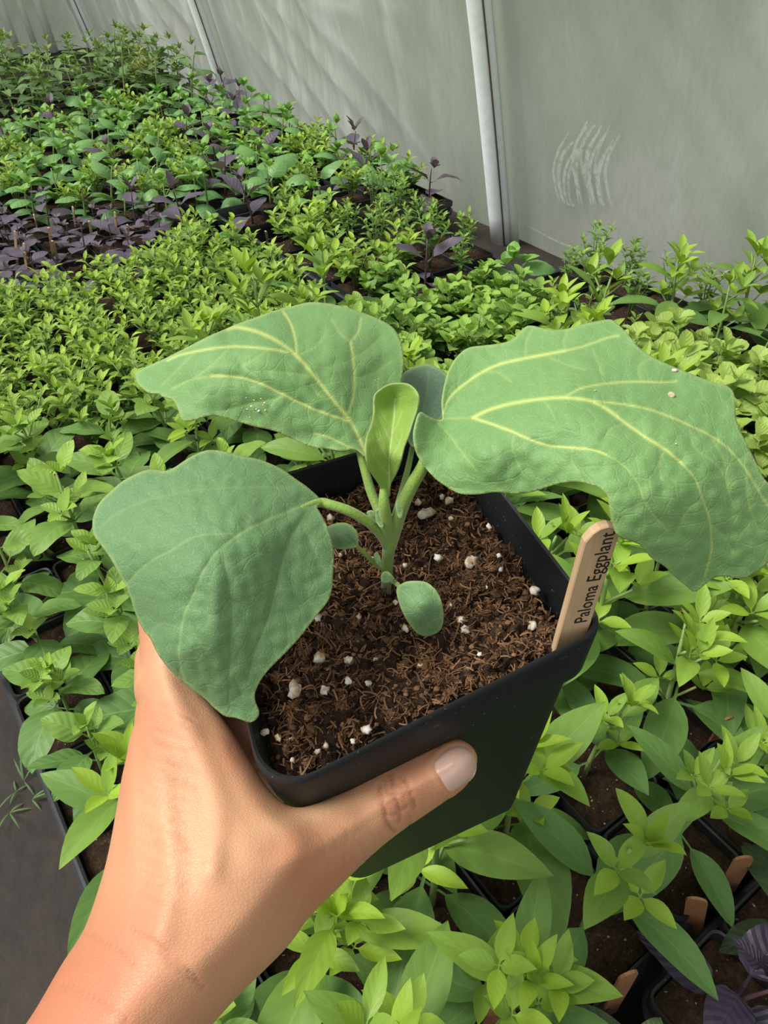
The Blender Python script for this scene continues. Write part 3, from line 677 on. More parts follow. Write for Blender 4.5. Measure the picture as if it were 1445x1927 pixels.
for bx, by, tx, ty, w, lab, mat in STK_SPEC:
    zb = .060; u_, v_ = ground_uv(bx, by, zb); base = uv(u_, v_, zb)
    dd = proj(base)[2]; top = un(tx, ty, 1.0)-np.array([0, 0, CAMH]); q = base[:2]
    tt = np.linalg.norm(q)/np.linalg.norm(top[:2])*.97; topw = top*tt+np.array([0, 0, CAMH])
    ax = topw-base; L = float(np.clip(np.linalg.norm(ax), .035, .11)); ax /= np.linalg.norm(ax); base = base-ax*.03
    o = obj('wooden_tag', stake_mesh(w, .0016, L+.03, mat)); zax = Vector(ax); yax = Vector((0, -1, .2)); xax = yax.cross(zax).normalized(); yax = zax.cross(xax)
    rm = Matrix((xax, yax, zax)).transposed() @ Matrix.Rotation(R_(-.5, .5), 3, 'Z'); o.matrix_world = Matrix.Translation(Vector(base)) @ rm.to_4x4()
    tag(o, lab, 'plant tag', 'wooden tags in the trays')

# a few grass blades and twigs on the ground cloth
for k, (x, y) in enumerate([(30, 1490), (60, 1505), (18, 1530), (45, 1470)]):
    u_, v_ = ground_uv(x, y, 0); F = Foliage(); 
    for q in range(4): F.add(leaf_geo(R_(.015, .028), .0015, 'narrow', .02, R_(.5, 1.4), .2, nu=6, nv=2), (0, 0, 0), R_(0, 2*PI), R_(.2, .9), 0, 1, R_(0, .4))
    o = obj('weed', F.mesh('weed', M['dull']), None, uv(u_, v_, 0)); tag(o, ['thin grassy weed in the middle of the ground cloth', 'grassy weed on the ground cloth closest to the tray', 'lowest grassy weed on the ground cloth', 'topmost grassy weed on the ground cloth'][k], 'weed', 'weeds on the ground cloth')

# ------------------------------------------------------------------ the held pot
TA, TB, TC, TD = un(497, 1509, .1806), un(1146, 1181, .2017), un(850, 799, .2656), un(366, 939, .2445)
PR = W @ np.array([[.92251627, -.38041576, -.06517351], [-.32324816, -.66926501, -.66902539], [.21088945, .63825402, -.74037655]])
BA, BB = un(650, 1674, .292), un(974, 1522, .308); BC, BD = BB+PR[:, 1]*.077, BA+PR[:, 1]*.077
PUP = PR[:, 2]
def bil(q, x, y): return q[0]*(1-x)*(1-y)+q[1]*x*(1-y)+q[2]*x*y+q[3]*(1-x)*y
def potP(x, y, z, s=1.0):                      # x, y in -.5...5, z 0 rim ... 1 base
    return bil((TA, TB, TC, TD), x*s+.5, y*s+.5)*(1-z)+bil((BA, BB, BC, BD), x*s+.5, y*s+.5)*z
def potring(s, z, r, n=8):
    out = []; h = .5
    for q, sx_, sy_, a0 in ((.9, 1, 1, 0), (.9, -1, 1, PI/2), (1.12, -1, -1, PI), (.62, 1, -1, 3*PI/2)):
        rr = r*q
        for k in range(n+1): a = a0+PI/2*k/n; out.append(potP(sx_*(h-rr)+rr*math.cos(a), sy_*(h-rr)+rr*math.sin(a), z, s))
    return out
egg = empty('potted_eggplant', bil((BA, BB, BC, BD), .5, .5)); tag(egg, 'young eggplant with huge leaves in the square black pot held by the hand', 'potted plant')
rs = [(.97, 1.0, .13), (1.0, .97, .13), (.965, .175, .115), (.975, .165, .115), (1.012, .160, .115), (1.016, .150, .115), (1.006, .012, .115), (1.0, .002, .115), (.988, -.004, .115), (.975, .0, .115), (.968, .015, .115), (.945, .20, .11), (.94, .5, .11), (.93, .9, .11)]
V_, F_ = loft([potring(s, z, r) for s, z, r in rs], True)
pot = wchild('pot', sharp(mesh('pot', V_, F_, M['pot'])), egg)

# soil: a lumpy heap
SZ = .095
def soil_base(x, y): return potP(x, y, SZ, .955)
def fbm(x, y, z=0): return nz(x, y, z)+.5*nz(2.1*x, 2.1*y, z+4)+.25*nz(4.3*x, 4.3*y, z+8)
def soil_h(x, y):
    e = max(abs(x), abs(y)); h = .0036*fbm(x*7, y*7)+.0048*(abs(fbm(x*13, y*13, 3))**.7-.4)+.0022*fbm(x*40, y*40, 6)
    return h+.003*(1-min(1, (e/.5)**3))-.004*max(0, (e-.44)/.06)*.6+(.003 if y < -.3 else 0)*min(1, (-.3-y)/.1)
n = 190; V_ = []
for j in range(n+1):
    for i in range(n+1):
        x, y = -.5+i/n, -.5+j/n; rr = .115; cxr, cyr = abs(x)-(.5-rr), abs(y)-(.5-rr)
        if cxr > 0 and cyr > 0:
            q = math.hypot(cxr, cyr)
            if q > rr: x = math.copysign(.5-rr+cxr*rr/q, x); y = math.copysign(.5-rr+cyr*rr/q, y)
        V_.append(soil_base(x, y)+PUP*soil_h(x, y))
F_ = [(j*(n+1)+i, j*(n+1)+i+1, (j+1)*(n+1)+i+1, (j+1)*(n+1)+i) for j in range(n) for i in range(n)]
soil = wchild('soil', mesh('soil', V_, F_, M['soil']), egg)
# crumbs and coir fibres
E1 = PR[:, 0]; E2 = PR[:, 1]
def lump(c, r, seed, sub=1, squash=1.0, amp=.35):
    import bmesh
    bm = bmesh.new(); bmesh.ops.create_icosphere(bm, subdivisions=sub, radius=1.0)
    sc_ = np.array([R_(.7, 1.2), R_(.7, 1.2), R_(.6, 1.0)*squash]); V_ = []
    for v in bm.verts:
        p = np.array(v.co); k = 1+amp*noise.noise(Vector(p*1.9)+Vector((seed*3.1, seed, 0))); V_.append(p*sc_*r*k)
    F_ = [tuple(x.index for x in f.verts) for f in bm.faces]; bm.free()
    V_ = np.array(V_); return V_[:, 0:1]*E1+V_[:, 1:2]*E2+V_[:, 2:3]*PUP+c, F_
parts = []; shade = []
LUMPS = [lump(np.zeros(3), 1.0, k*1.7, 1, 1, .6) for k in range(14)]
for k in range(1500):
    x, y = R_(-.48, .48), R_(-.48, .48); r = random.choice((.0003, .0005, .0007, .0010)); lv, lf = LUMPS[k % 14]
    parts.append((lv*r+soil_base(x, y)+PUP*(soil_h(x, y)+r*.2), lf)); shade += [min(1, max(0, random.gauss(.35, .25)))]*len(lv)
for k in range(430):                           # little matted clumps of coir
    x, y = R_(-.47, .47), R_(-.47, .47); cr_ = R_(.0008, .0026); c0 = soil_base(x, y)+PUP*(soil_h(x, y)+cr_*.15); sh = random.gauss(.5, .18)
    lv, lf = LUMPS[k % 14]; parts.append((lv*cr_*.62+c0, lf)); shade += [max(0, sh-.25)]*len(lv)
    for q in range(int(10+cr_*9000)):
        d = rng.normal(size=3); d /= np.linalg.norm(d); o_ = rng.normal(size=3); o_ /= np.linalg.norm(o_); t_ = np.cross(d, o_); p = c0+o_*cr_*R_(.5, .85); L = cr_*R_(.6, 1.3); k1 = rng.normal(size=3)*L*.2
        v, f = tube([p-d*L*.5, p+k1*.5, p+d*L*.5], R_(.00010, .00022), 3, False); parts.append((v, f)); shade += [min(1, max(0, random.gauss(sh, .18)))]*len(v)
for k in range(3000):
    x, y = R_(-.48, .48), R_(-.48, .48); a = R_(0, 2*PI); L = R_(.0012, .0042)*(2.6 if random.random() < .05 else 1); d = math.cos(a)*E1+math.sin(a)*E2; e = -math.sin(a)*E1+math.cos(a)*E2
    c = soil_base(x, y)+PUP*(soil_h(x, y)+.0004); b = R_(-.3, .3)*L; up = R_(-.1, .45)*L
    P = [c+d*L*(t-.5)+e*b*(t-.5)**2*2+PUP*up*(1-abs(t-.3)) for t in (0, .33, .66, 1)]
    v, f = tube(P, R_(.00012, .00030), 3, False); parts.append((v, f)); shade += [min(1, max(0, random.gauss(.62, .22)))]*len(v)
V_, F_ = merge(parts); fib = wchild('coir_fibre', mesh('coir_fibre', V_, F_, M['fibre'], False, {'shade': shade}), soil); tag(fib, None, None, None, 'stuff')
PERL = [(801, 966, 15), (845, 943, 10), (787, 946, 8), (848, 976, 7), (622, 975, 9), (824, 1050, 8), (886, 1057, 14), (940, 1046, 6), (942, 1072, 6), (920, 991, 7), (1006, 1111, 11), (762, 1064, 6), (867, 1167, 9), (902, 1231, 5), (791, 1253, 7), (762, 1182, 8), (600, 1238, 15), (655, 1242, 10), (554, 1299, 16), (611, 1298, 10), (655, 1281, 7), (693, 1286, 7), (675, 1160, 6), (598, 1162, 9), (744, 1133, 6), (1002, 1178, 9), (875, 1185, 8),
 (524, 1388, 8), (546, 1393, 8), (614, 1403, 8), (690, 1373, 9), (597, 1414, 6), (550, 1430, 6), (758, 1105, 5), (916, 1105, 4), (938, 1190, 4), (832, 935, 7), (700, 1050, 4), (640, 1045, 5), (498, 1378, 9), (706, 1240, 5), (664, 1395, 6), (848, 1138, 4)]
Psn = np.cross(E1, E2); Ps0 = soil_base(0, 0)
for k, (x, y, r) in enumerate(PERL):
    d = un(x, y, 1.0)-np.array([0, 0, CAMH]); t = ((Ps0-np.array([0, 0, CAMH])+PUP*.0045) @ Psn)/(d @ Psn); c = np.array([0, 0, CAMH])+d*t
    v, f = lump(c, r*t/FPX*.9, k*1.37+.5, 2, .9, .75); wchild('perlite_grain', mesh('perlite_grain', v, f, M['perlite']), soil)

# ------------------------------------------------------------------ eggplant leaves and stems
def eggleaf(name, outline, ctrl, veins, mat, step=3.4, thick=.00045, puff=.0013, vw=2.9, edge=4.0, label=None):
    poly = catmull(outline, 5, True); P, F, bd = triangulate(poly, step); f = tps(ctrl)
    dep = f(P); vein = np.zeros(len(P)); near = np.full(len(P), 1e9)
    for k, (w, ln) in enumerate(veins):
        c = catmull(ln, 5); dd = seg_dist(P, c); 
        s = np.linspace(0, 1, len(c)); vein = np.maximum(vein, np.exp(-(dd/(vw*max(w, .75)))**2)*min(1, .15+.9*w if w > .5 else w*.75)); near = np.minimum(near, dd+(1-w)*8)
    de = seg_dist(P, bd, True); rim = np.exp(-(de/edge)**2)
    wob = np.array([noise.noise(Vector((p[0]/70, p[1]/70, 1.3))) for p in P])
    dep = dep-puff*(1-np.exp(-near/26))+.0012*wob*np.minimum(1, de/40)*.8+.0005*np.array([noise.noise(Vector((p[0]/22, p[1]/22, 4.))) for p in P])
    Vw = np.array([un(x, y, d) for (x, y), d in zip(P, dep)])
    me = mesh(name, Vw, F, M[mat], True, {'vein': vein, 'rim': rim}); o = wchild(name, me, egg)
    # faces look at the camera side (the leaf's upper side)
    nrm = me.polygons[len(me.polygons)//2].normal
    sm = o.modifiers.new('thick', 'SOLIDIFY'); sm.thickness = thick; sm.offset = -1
    if label: o['label'] = label
    return o, f
def cz(pts, ox, oy, s): return [(ox+x/s, oy+y/s) for x, y in pts]
c1 = lambda p: cz(p, 240, 540, 2.3306)
L1 = c1([(1042, 748), (1000, 716), (940, 722), (880, 712), (800, 700), (720, 665), (640, 630), (560, 612), (480, 590), (420, 572), (380, 565), (340, 570), (290, 586), (250, 590), (235, 570), (222, 530), (200, 497), (160, 485), (140, 470), (100, 468), (60, 440), (38, 405), (42, 380), (80, 355), (150, 325), (220, 290), (300, 250), (370, 215), (430, 190), (480, 168), (560, 140), (640, 110), (720, 90), (800, 72), (880, 78), (960, 95), (1030, 118), (1100, 145), (1160, 180), (1190, 225), (1205, 280), (1210, 340), (1200, 410), (1180, 480), (1140, 560), (1100, 640), (1068, 710)])
V1 = [(1.2, c1([(1046, 745), (1000, 640), (965, 580), (900, 500), (820, 400), (740, 310), (680, 260), (620, 225), (560, 200), (480, 183), (440, 190)])), (1.0, c1([(975, 592), (880, 560), (780, 520), (700, 480), (600, 430), (520, 402), (450, 392), (370, 392)])), (.5, c1([(370, 392), (280, 410), (200, 450)])),
 (.95, c1([(965, 550), (985, 480), (990, 400), (985, 320), (975, 245)])), (.5, c1([(975, 245), (930, 210), (895, 150)])), (.6, c1([(975, 245), (1010, 200), (1022, 140)])), (.85, c1([(738, 305), (735, 240), (715, 170), (680, 112)])), (.85, c1([(700, 292), (620, 278), (500, 268), (420, 270), (330, 282), (240, 300), (180, 325)])),
 (.7, c1([(1030, 730), (960, 700), (880, 660), (820, 640)])), (.35, c1([(600, 430), (560, 390), (500, 350)])), (.35, c1([(700, 480), (600, 500), (500, 520), (420, 545)])), (.3, c1([(620, 278), (560, 320), (500, 350)])), (.35, c1([(820, 400), (700, 380), (600, 370)])), (.3, c1([(900, 500), (840, 480), (800, 430)])), (.35, c1([(450, 268), (380, 340), (300, 400)])), (.3, c1([(300, 290), (220, 370), (160, 430)])), (.3, c1([(985, 320), (1050, 280), (1100, 230)])), (.3, c1([(990, 400), (1080, 380), (1150, 330)])), (.3, c1([(740, 310), (830, 260), (870, 200)]))]
o1, f1 = eggleaf('leaf', L1, [(686, 860, .214), (640, 760, .216), (500, 660, .214), (400, 640, .218), (262, 705, .232), (345, 790, .214), (450, 790, .213), (560, 840, .214), (430, 615, .226), (590, 573, .247), (700, 600, .250), (755, 680, .240), (745, 750, .232), (640, 640, .232), (545, 600, .236), (700, 720, .229)], V1, 'egg')
c2 = lambda p: cz(p, 760, 580, 2.1095)
L2 = c2([(150, 442), (148, 370), (160, 300), (180, 240), (215, 190), (260, 160), (320, 152), (380, 145), (430, 130), (460, 100), (490, 75), (530, 78), (580, 90), (640, 88), (700, 72), (760, 58), (820, 50), (855, 75), (890, 110), (930, 160), (980, 195), (1040, 225), (1100, 250), (1160, 275), (1230, 300), (1290, 320), (1310, 360), (1312, 430), (1330, 490), (1360, 550), (1390, 610), (1420, 670), (1448, 705), (1475, 760), (1490, 850), (1480, 930), (1445, 1000), (1400, 1040), (1340, 1070), (1280, 1062), (1230, 1065), (1190, 1095), (1150, 1122), (1110, 1095), (1070, 1060), (1030, 1020), (980, 990), (940, 940), (900, 920), (850, 900), (830, 860), (818, 800), (810, 750), (780, 715), (740, 700), (680, 688), (600, 700), (520, 725), (440, 735), (360, 728), (300, 738), (230, 738), (180, 715), (130, 680), (90, 640), (50, 580), (35, 510), (45, 450), (60, 415), (90, 430), (120, 442)])
V2 = [(1.15, c2([(275, 440), (350, 405), (450, 380), (560, 365), (640, 362), (730, 372), (800, 405), (880, 465), (960, 520), (1040, 570), (1100, 620)])), (.6, c2([(1100, 620), (1150, 680), (1180, 760), (1210, 850), (1215, 960), (1190, 1060)])), (1.0, c2([(275, 440), (380, 475), (470, 510), (560, 540), (640, 553), (740, 562), (800, 585)])), (.5, c2([(800, 585), (870, 630), (920, 690), (960, 780), (1040, 880)])),
 (1.0, c2([(152, 420), (170, 370), (220, 320), (300, 265), (380, 228), (480, 205), (560, 190), (640, 175)])), (.6, c2([(640, 175), (720, 155), (800, 125), (850, 115)])), (.6, c2([(640, 358), (700, 325), (780, 308), (860, 300), (940, 298), (1020, 300), (1080, 295)])), (.65, c2([(730, 372), (850, 385), (960, 405), (1060, 440), (1140, 475), (1210, 510), (1280, 560), (1350, 640), (1410, 740), (1450, 800)])),
 (.35, c2([(1210, 510), (1260, 600), (1280, 700)])), (.35, c2([(1350, 640), (1360, 760), (1400, 880)])), (.35, c2([(1130, 490), (1150, 560), (1250, 640), (1300, 780)])), (.35, c2([(1040, 570), (1010, 600), (1015, 680)])), (.35, c2([(485, 200), (485, 140), (510, 90)])), (.35, c2([(640, 172), (635, 130), (650, 90)])), (.35, c2([(745, 165), (775, 240), (790, 300)])), (.35, c2([(440, 505), (430, 560), (470, 650)])), (.4, c2([(130, 460), (190, 520), (240, 580), (290, 640)])), (.35, c2([(670, 560), (670, 610), (700, 650)])), (.4, c2([(140, 443), (200, 442), (275, 440)])),
 (.3, c2([(300, 265), (370, 260), (430, 300)])), (.3, c2([(560, 190), (640, 230), (720, 250)])), (.3, c2([(550, 370), (580, 400), (600, 440)])), (.3, c2([(880, 465), (820, 480), (790, 520)])), (.3, c2([(940, 298), (930, 240), (980, 205)])), (.3, c2([(960, 520), (1000, 540), (1060, 530)])), (.3, c2([(1180, 760), (1120, 800), (1080, 880)])), (.3, c2([(1210, 850), (1260, 900), (1300, 960)]))]
o2, f2 = eggleaf('leaf', L2, [(830, 790, .196), (785, 790, .188), (890, 790, .192), (850, 680, .206), (1000, 620, .211), (1150, 605, .209), (1060, 700, .190), (1060, 755, .179), (1200, 700, .190), (1370, 740, .188), (1200, 830, .170), (1330, 870, .172), (1440, 950, .180), (1300, 1105, .186), (1300, 980, .172), (1175, 1000, .168), (1140, 920, .166), (1000, 920, .180), (870, 925, .186), (800, 870, .188), (900, 850, .181)], V2, 'egg')
c3 = lambda p: cz(p, 160, 840, 3.01)
L3 = c3([(1335, 312), (1260, 240), (1190, 190), (1120, 140), (1060, 110), (980, 80), (900, 65), (830, 48), (770, 32), (700, 28), (640, 45), (570, 85), (510, 125), (460, 145), (410, 140), (360, 138), (300, 158), (220, 200), (150, 260), (90, 320), (60, 380), (48, 440), (55, 500), (80, 540), (120, 590), (160, 650), (200, 720), (240, 790), (270, 870), (300, 960), (340, 1040), (380, 1090), (420, 1170), (480, 1250), (540, 1310), (600, 1360), (680, 1420), (740, 1480), (800, 1525), (860, 1535), (930, 1558), (970, 1540), (985, 1500), (965, 1440), (965, 1380), (1000, 1310), (1060, 1240), (1150, 1150), (1230, 1060), (1300, 970), (1370, 880), (1395, 800), (1400, 720), (1405, 640), (1395, 550), (1370, 460), (1335, 390), (1312, 350)])
V3 = [(1.5, c3([(1335, 318), (1200, 350), (1050, 410), (940, 460), (840, 520)])), (.9, c3([(840, 520), (760, 590), (700, 660), (650, 760), (610, 860), (570, 960), (550, 1060), (540, 1160), (550, 1260), (570, 1310)])), (.6, c3([(830, 500), (700, 505), (600, 530), (500, 590), (400, 640), (330, 690), (250, 770)])), (.5, c3([(1150, 240), (1020, 235), (900, 240), (780, 245), (650, 255), (520, 275), (400, 300), (280, 340), (180, 390), (105, 450)])),
 (.55, c3([(1260, 355), (1210, 440), (1160, 530), (1120, 640), (1090, 760), (1060, 880), (1030, 990), (990, 1090), (950, 1200), (930, 1300)])), (.5, c3([(780, 590), (800, 720), (825, 830), (835, 940), (825, 1060), (825, 1200), (820, 1340), (825, 1470)])), (.4, c3([(385, 1070), (410, 1020), (460, 1000), (520, 1015), (550, 1040)])), (.3, c3([(1230, 470), (1280, 560), (1310, 680)])), (.3, c3([(630, 1190), (680, 1320), (720, 1440)])), (.3, c3([(820, 1250), (860, 1340), (900, 1400)])), (.3, c3([(600, 1000), (660, 1120), (700, 1180)])), (.25, c3([(780, 245), (785, 190), (810, 170)])), (.25, c3([(700, 420), (760, 450), (800, 490)])), (.25, c3([(1110, 700), (1180, 760), (1240, 780)]))]
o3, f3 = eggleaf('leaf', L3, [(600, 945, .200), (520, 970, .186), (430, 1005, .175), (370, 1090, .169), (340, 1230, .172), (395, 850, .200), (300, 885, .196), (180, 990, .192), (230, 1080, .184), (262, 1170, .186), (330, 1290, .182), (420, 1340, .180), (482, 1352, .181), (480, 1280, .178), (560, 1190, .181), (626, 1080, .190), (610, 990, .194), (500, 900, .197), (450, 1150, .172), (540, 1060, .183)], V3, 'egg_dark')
c7 = lambda p: cz(p, 440, 550, 2.189)
L4 = c7([(575, 430), (600, 400), (640, 377), (680, 372), (720, 377), (750, 400), (766, 435), (757, 490), (740, 540), (725, 590), (705, 640), (690, 700), (670, 750), (648, 790), (642, 840), (618, 860), (600, 800), (565, 745), (542, 690), (538, 640), (545, 590), (560, 555), (572, 500)])
V4 = [(1.0, c7([(630, 850), (640, 770), (640, 680), (650, 590), (662, 500), (668, 440)])), (.5, c7([(640, 690), (600, 640), (580, 580)])), (.5, c7([(645, 620), (610, 560), (590, 500)])), (.45, c7([(648, 600), (680, 540), (700, 490)])), (.45, c7([(640, 700), (680, 640), (695, 590)])), (.4, c7([(637, 750), (590, 700), (560, 650)]))]
eggleaf('leaf', L4, [(700, 720, .203), (760, 720, .203), (788, 745, .198), (742, 760, .210), (745, 800, .205), (695, 820, .193), (775, 800, .198), (735, 870, .197), (755, 860, .192), (690, 870, .190), (725, 935, .203)], V4, 'egg_young', step=2.4, vw=2.2, label='small upright yellow-green young leaf')
L5 = c7([(690, 350), (720, 322), (760, 305), (800, 300), (845, 318), (880, 348), (890, 420), (870, 500), (830, 560), (780, 610), (740, 640), (715, 610), (700, 540), (685, 440)])
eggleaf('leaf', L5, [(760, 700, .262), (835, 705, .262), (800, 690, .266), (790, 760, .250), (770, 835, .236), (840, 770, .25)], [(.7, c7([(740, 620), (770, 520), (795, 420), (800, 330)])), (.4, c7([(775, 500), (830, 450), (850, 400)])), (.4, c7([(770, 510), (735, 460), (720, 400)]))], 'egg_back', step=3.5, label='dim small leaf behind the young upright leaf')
CO1 = c7([(672, 1222), (700, 1198), (740, 1190), (790, 1195), (830, 1225), (855, 1280), (861, 1350), (845, 1392), (800, 1412), (760, 1405), (730, 1372), (700, 1320), (680, 1270)])
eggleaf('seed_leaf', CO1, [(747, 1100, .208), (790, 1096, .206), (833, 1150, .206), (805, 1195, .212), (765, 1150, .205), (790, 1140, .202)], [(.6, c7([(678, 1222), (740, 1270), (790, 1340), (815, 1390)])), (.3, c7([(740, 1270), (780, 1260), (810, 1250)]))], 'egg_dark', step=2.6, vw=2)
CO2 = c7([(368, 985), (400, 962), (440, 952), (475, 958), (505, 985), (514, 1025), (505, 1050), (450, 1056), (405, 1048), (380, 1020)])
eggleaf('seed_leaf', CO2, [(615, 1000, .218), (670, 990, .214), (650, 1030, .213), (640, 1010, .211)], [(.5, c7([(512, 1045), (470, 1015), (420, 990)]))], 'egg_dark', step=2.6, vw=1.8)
def stem(name, pts, rad):
    P3 = [un(*p) for p in pts]; P3 = catmull(P3, 4); r = .88*np.interp(np.linspace(0, 1, len(P3)), np.linspace(0, 1, len(rad)), rad)
    v, f = tube(P3, list(r), 12); base = un(725, 1120, .2319)
    low = [max(0, 1-np.dot(np.array(q)-base, PUP)/.016)*.9 for q in v]; return wchild(name, mesh(name, v, f, M['eggstem'], True, {'low': low}), egg)
stem('stem', [(726, 1135, .235), (727, 1100, .2285), (730, 1050, .220), (734, 1010, .2125), (738, 975, .207)], [.0019, .0019, .0021, .0024, .0018])
stem('petiole', [(733, 1030, .2165), (745, 990, .208), (758, 950, .201), (776, 912, .1965), (797, 875, .195), (815, 830, .196), (835, 800, .197), (890, 790, .1935)], [.0022, .0022, .0021, .0020, .0019, .0018, .0016, .0010])
stem('petiole', [(728, 1025, .215), (716, 1005, .210), (696, 985, .205), (660, 963, .201), (625, 951, .2005), (600, 946, .2005), (560, 960, .1935)], [.0018, .0017, .0016, .0016, .0016, .0015, .0010])
stem('petiole', [(730, 1000, .213), (714, 965, .214), (698, 925, .2155), (688, 890, .216), (681, 865, .2162), (672, 830, .2165)], [.0016, .0016, .0016, .0015, .0014, .0010])
stem('shoot', [(731, 1010, .212), (726, 980, .205), (722, 945, .2005), (722, 915, .2005)], [.0022, .0022, .0017, .0010])
stem('petiole', [(738, 990, .214), (752, 940, .225), (768, 880, .236), (778, 830, .242)], [.0012, .0012, .0011, .0009])
stem('petiole', [(727, 1097, .2275), (735, 1092, .221), (748, 1100, .212), (752, 1108, .209)], [.0011, .0009, .0008, .0006])
stem('petiole', [(722, 1070, .223), (705, 1060, .221), (685, 1040, .217), (668, 1025, .214)], [.0011, .0009, .0008, .0006])
for ol, ct in (([(717, 1082), (724, 1075), (733, 1077), (742, 1088), (738, 1094), (720, 1096)], (730, 1086, .212)), ([(690, 965), (700, 960), (710, 968), (714, 985), (704, 982)], (702, 972, .204)), ([(706, 962), (716, 958), (722, 975), (720, 995), (710, 985)], (716, 975, .203)), ([(703, 1045), (710, 1038), (716, 1050), (720, 1070), (710, 1062)], (711, 1055, .216)), ([(745, 945), (752, 940), (760, 950), (756, 975), (748, 970)], (752, 955, .200))):
    x, y, d = ct; eggleaf('leaflet', ol, [(x, y, d), (x+15, y, d+.001), (x-15, y, d+.001), (x, y+15, d+.001), (x, y-15, d)], [(.5, [(x, y-8), (x, y+8)])], 'egg_dark', step=2.5, vw=1.5)
SPK = [(465, 770, 3), (473, 764, 4), (482, 770, 3), (487, 773, 5), (495, 762, 3), (498, 758, 4), (478, 753, 3), (459, 773, 2), (470, 785, 2), (499, 772, 3), (455, 768, 2), (491, 750, 2), (515, 754, 2), (463, 748, 2), (706, 715, 2), (712, 713, 2)]
def speck(o, f, x, y, r, k):
    c = un(x, y, float(f(np.array([[x, y]]))[0])-.0018); v, ff = lump(c, r*.19/FPX, k, 1, .5, .5); wchild('water_spot', mesh('water_spot', v, ff, M['perlite']), o)
for k, (x, y, r) in enumerate(SPK): speck(o1, f1, x, y, r*.8, k+.3)
for k, (x, y, r) in enumerate([(1270, 696, 7), (1263, 743, 7), (1120, 735, 2.5), (1272, 835, 2)]): speck(o2, f2, x, y, r, k+.7)

# ------------------------------------------------------------------ the lettered stake
zb_, zt_ = un(1064, 1226, .2125), un(1136, 985, .1755); ax = zt_-zb_; Ls = np.linalg.norm(ax); ax /= Ls
toC = np.array([0, 0, CAMH])-(zb_+zt_)/2; toC /= np.linalg.norm(toC); right = np.cross(ax, toC); right /= np.linalg.norm(right); right = -right if right[0] < 0 else right
nrm = np.cross(right, ax); nrm = nrm if nrm @ toC > 0 else -nrm
ang = math.radians(34); r2 = right*math.cos(ang)-nrm*math.sin(ang); n2 = right*math.sin(ang)+nrm*math.cos(ang)       # turned so its left edge shows
ws, th = .0086, .0026; base = zb_-ax*.010; Lh = Ls+.010
Mst = Matrix((Vector(r2), Vector(-n2), Vector(ax))).transposed().to_4x4(); Mst.translation = Vector(base)
stk = empty('plant_label', base); tag(stk, 'wooden stake lettered Paloma Eggplant standing in the corner of the held pot', 'plant label')
stk.matrix_world = Mst
prf = [(-ws/2, 0), (ws/2, 0), (ws/2, Lh-.0035), (ws*.30, Lh-.0008), (ws*.1, Lh), (-ws*.15, Lh-.0004), (-ws*.34, Lh-.0018), (-ws/2, Lh-.0045)]
e = .0003; V_ = []
for yy, k in ((-th/2, .93), (-th/2+e, 1), (th/2-e, 1), (th/2, .93)): V_ += [(x*k, yy, z if z < Lh*.5 else z-(1-k)*.003) for x, z in prf]
nP = len(prf); F_ = [tuple(range(nP)), tuple(range(4*nP-1, 3*nP-1, -1))]+[(r*nP+i, (r+1)*nP+i, (r+1)*nP+(i+1) % nP, r*nP+(i+1) % nP) for r in range(3) for i in range(nP)]
obj('blade', mesh('blade', V_, F_, M['wood'], False), stk)
fc = bpy.data.curves.new('lettering', 'FONT'); fc.body = 'Paloma Eggplant'; fc.size = .0056; fc.extrude = .00002; fc.align_x = 'LEFT'; fc.align_y = 'CENTER'; fc.offset = .00004; fc.space_character = 1.04
fo = bpy.data.objects.new('tmp_text', fc); COL.objects.link(fo); bpy.context.view_layer.update()
tm = bpy.data.meshes.new_from_object(fo.evaluated_get(bpy.context.evaluated_depsgraph_get())); bpy.data.objects.remove(fo)
tm.materials.clear(); tm.materials.append(M['ink']); wtxt = max(v.co.x for v in tm.vertices); kx = (Ls*.68)/wtxt
for v in tm.vertices:
    x, y, z = v.co; v.co = (.0012-y*.95, -th/2-.00006-z, .010+.0150+x*kx)
le = obj('lettering', tm, stk)
fx = [v.co.z for v in tm.vertices]

# ------------------------------------------------------------------ the hand
HO = [(262, 1120), (259, 1165), (263, 1214), (263, 1265), (261, 1316), (255, 1355), (243, 1393), (237, 1427), (229, 1462), (219, 1521), (205, 1598), (189, 1660), (158, 1748), (115, 1816), (52, 1922), (-20, 2010), (-120, 2120), (-230, 2240), (-60, 2400), (90, 2270), (250, 2100), (414, 1912), (463, 1860), (538, 1785), (582, 1727), (636, 1672), (668, 1640), (713, 1598), (756, 1564), (806, 1530), (850, 1499), (884, 1470), (897, 1442), (893, 1414), (870, 1394), (843, 1391), (787, 1411), (706, 1449), (650, 1483), (600, 1508), (569, 1519), (538, 1514), (505, 1484), (476, 1438), (439, 1380), (407, 1337), (376, 1299), (352, 1262), (342, 1220), (338, 1170), (325, 1125), (290, 1100)]
hp = catmull(HO, 6, True)
depC = [(860, 1430, .212), (750, 1490, .2095), (660, 1545, .204), (575, 1580, .196), (540, 1550, .1935), (480, 1480, .197), (400, 1370, .209), (330, 1250, .224), (300, 1150, .236), (262, 1300, .222), (240, 1450, .208), (400, 1550, .194), (600, 1680, .200), (500, 1760, .190), (350, 1700, .187), (230, 1700, .190), (300, 1850, .180), (100, 1850, .183), (420, 1890, .182), (50, 2000, .176), (250, 2050, .172), (-50, 2200, .165), (-150, 2150, .168), (0, 2350, .160)]
depM = tps(depC, 5e-4)
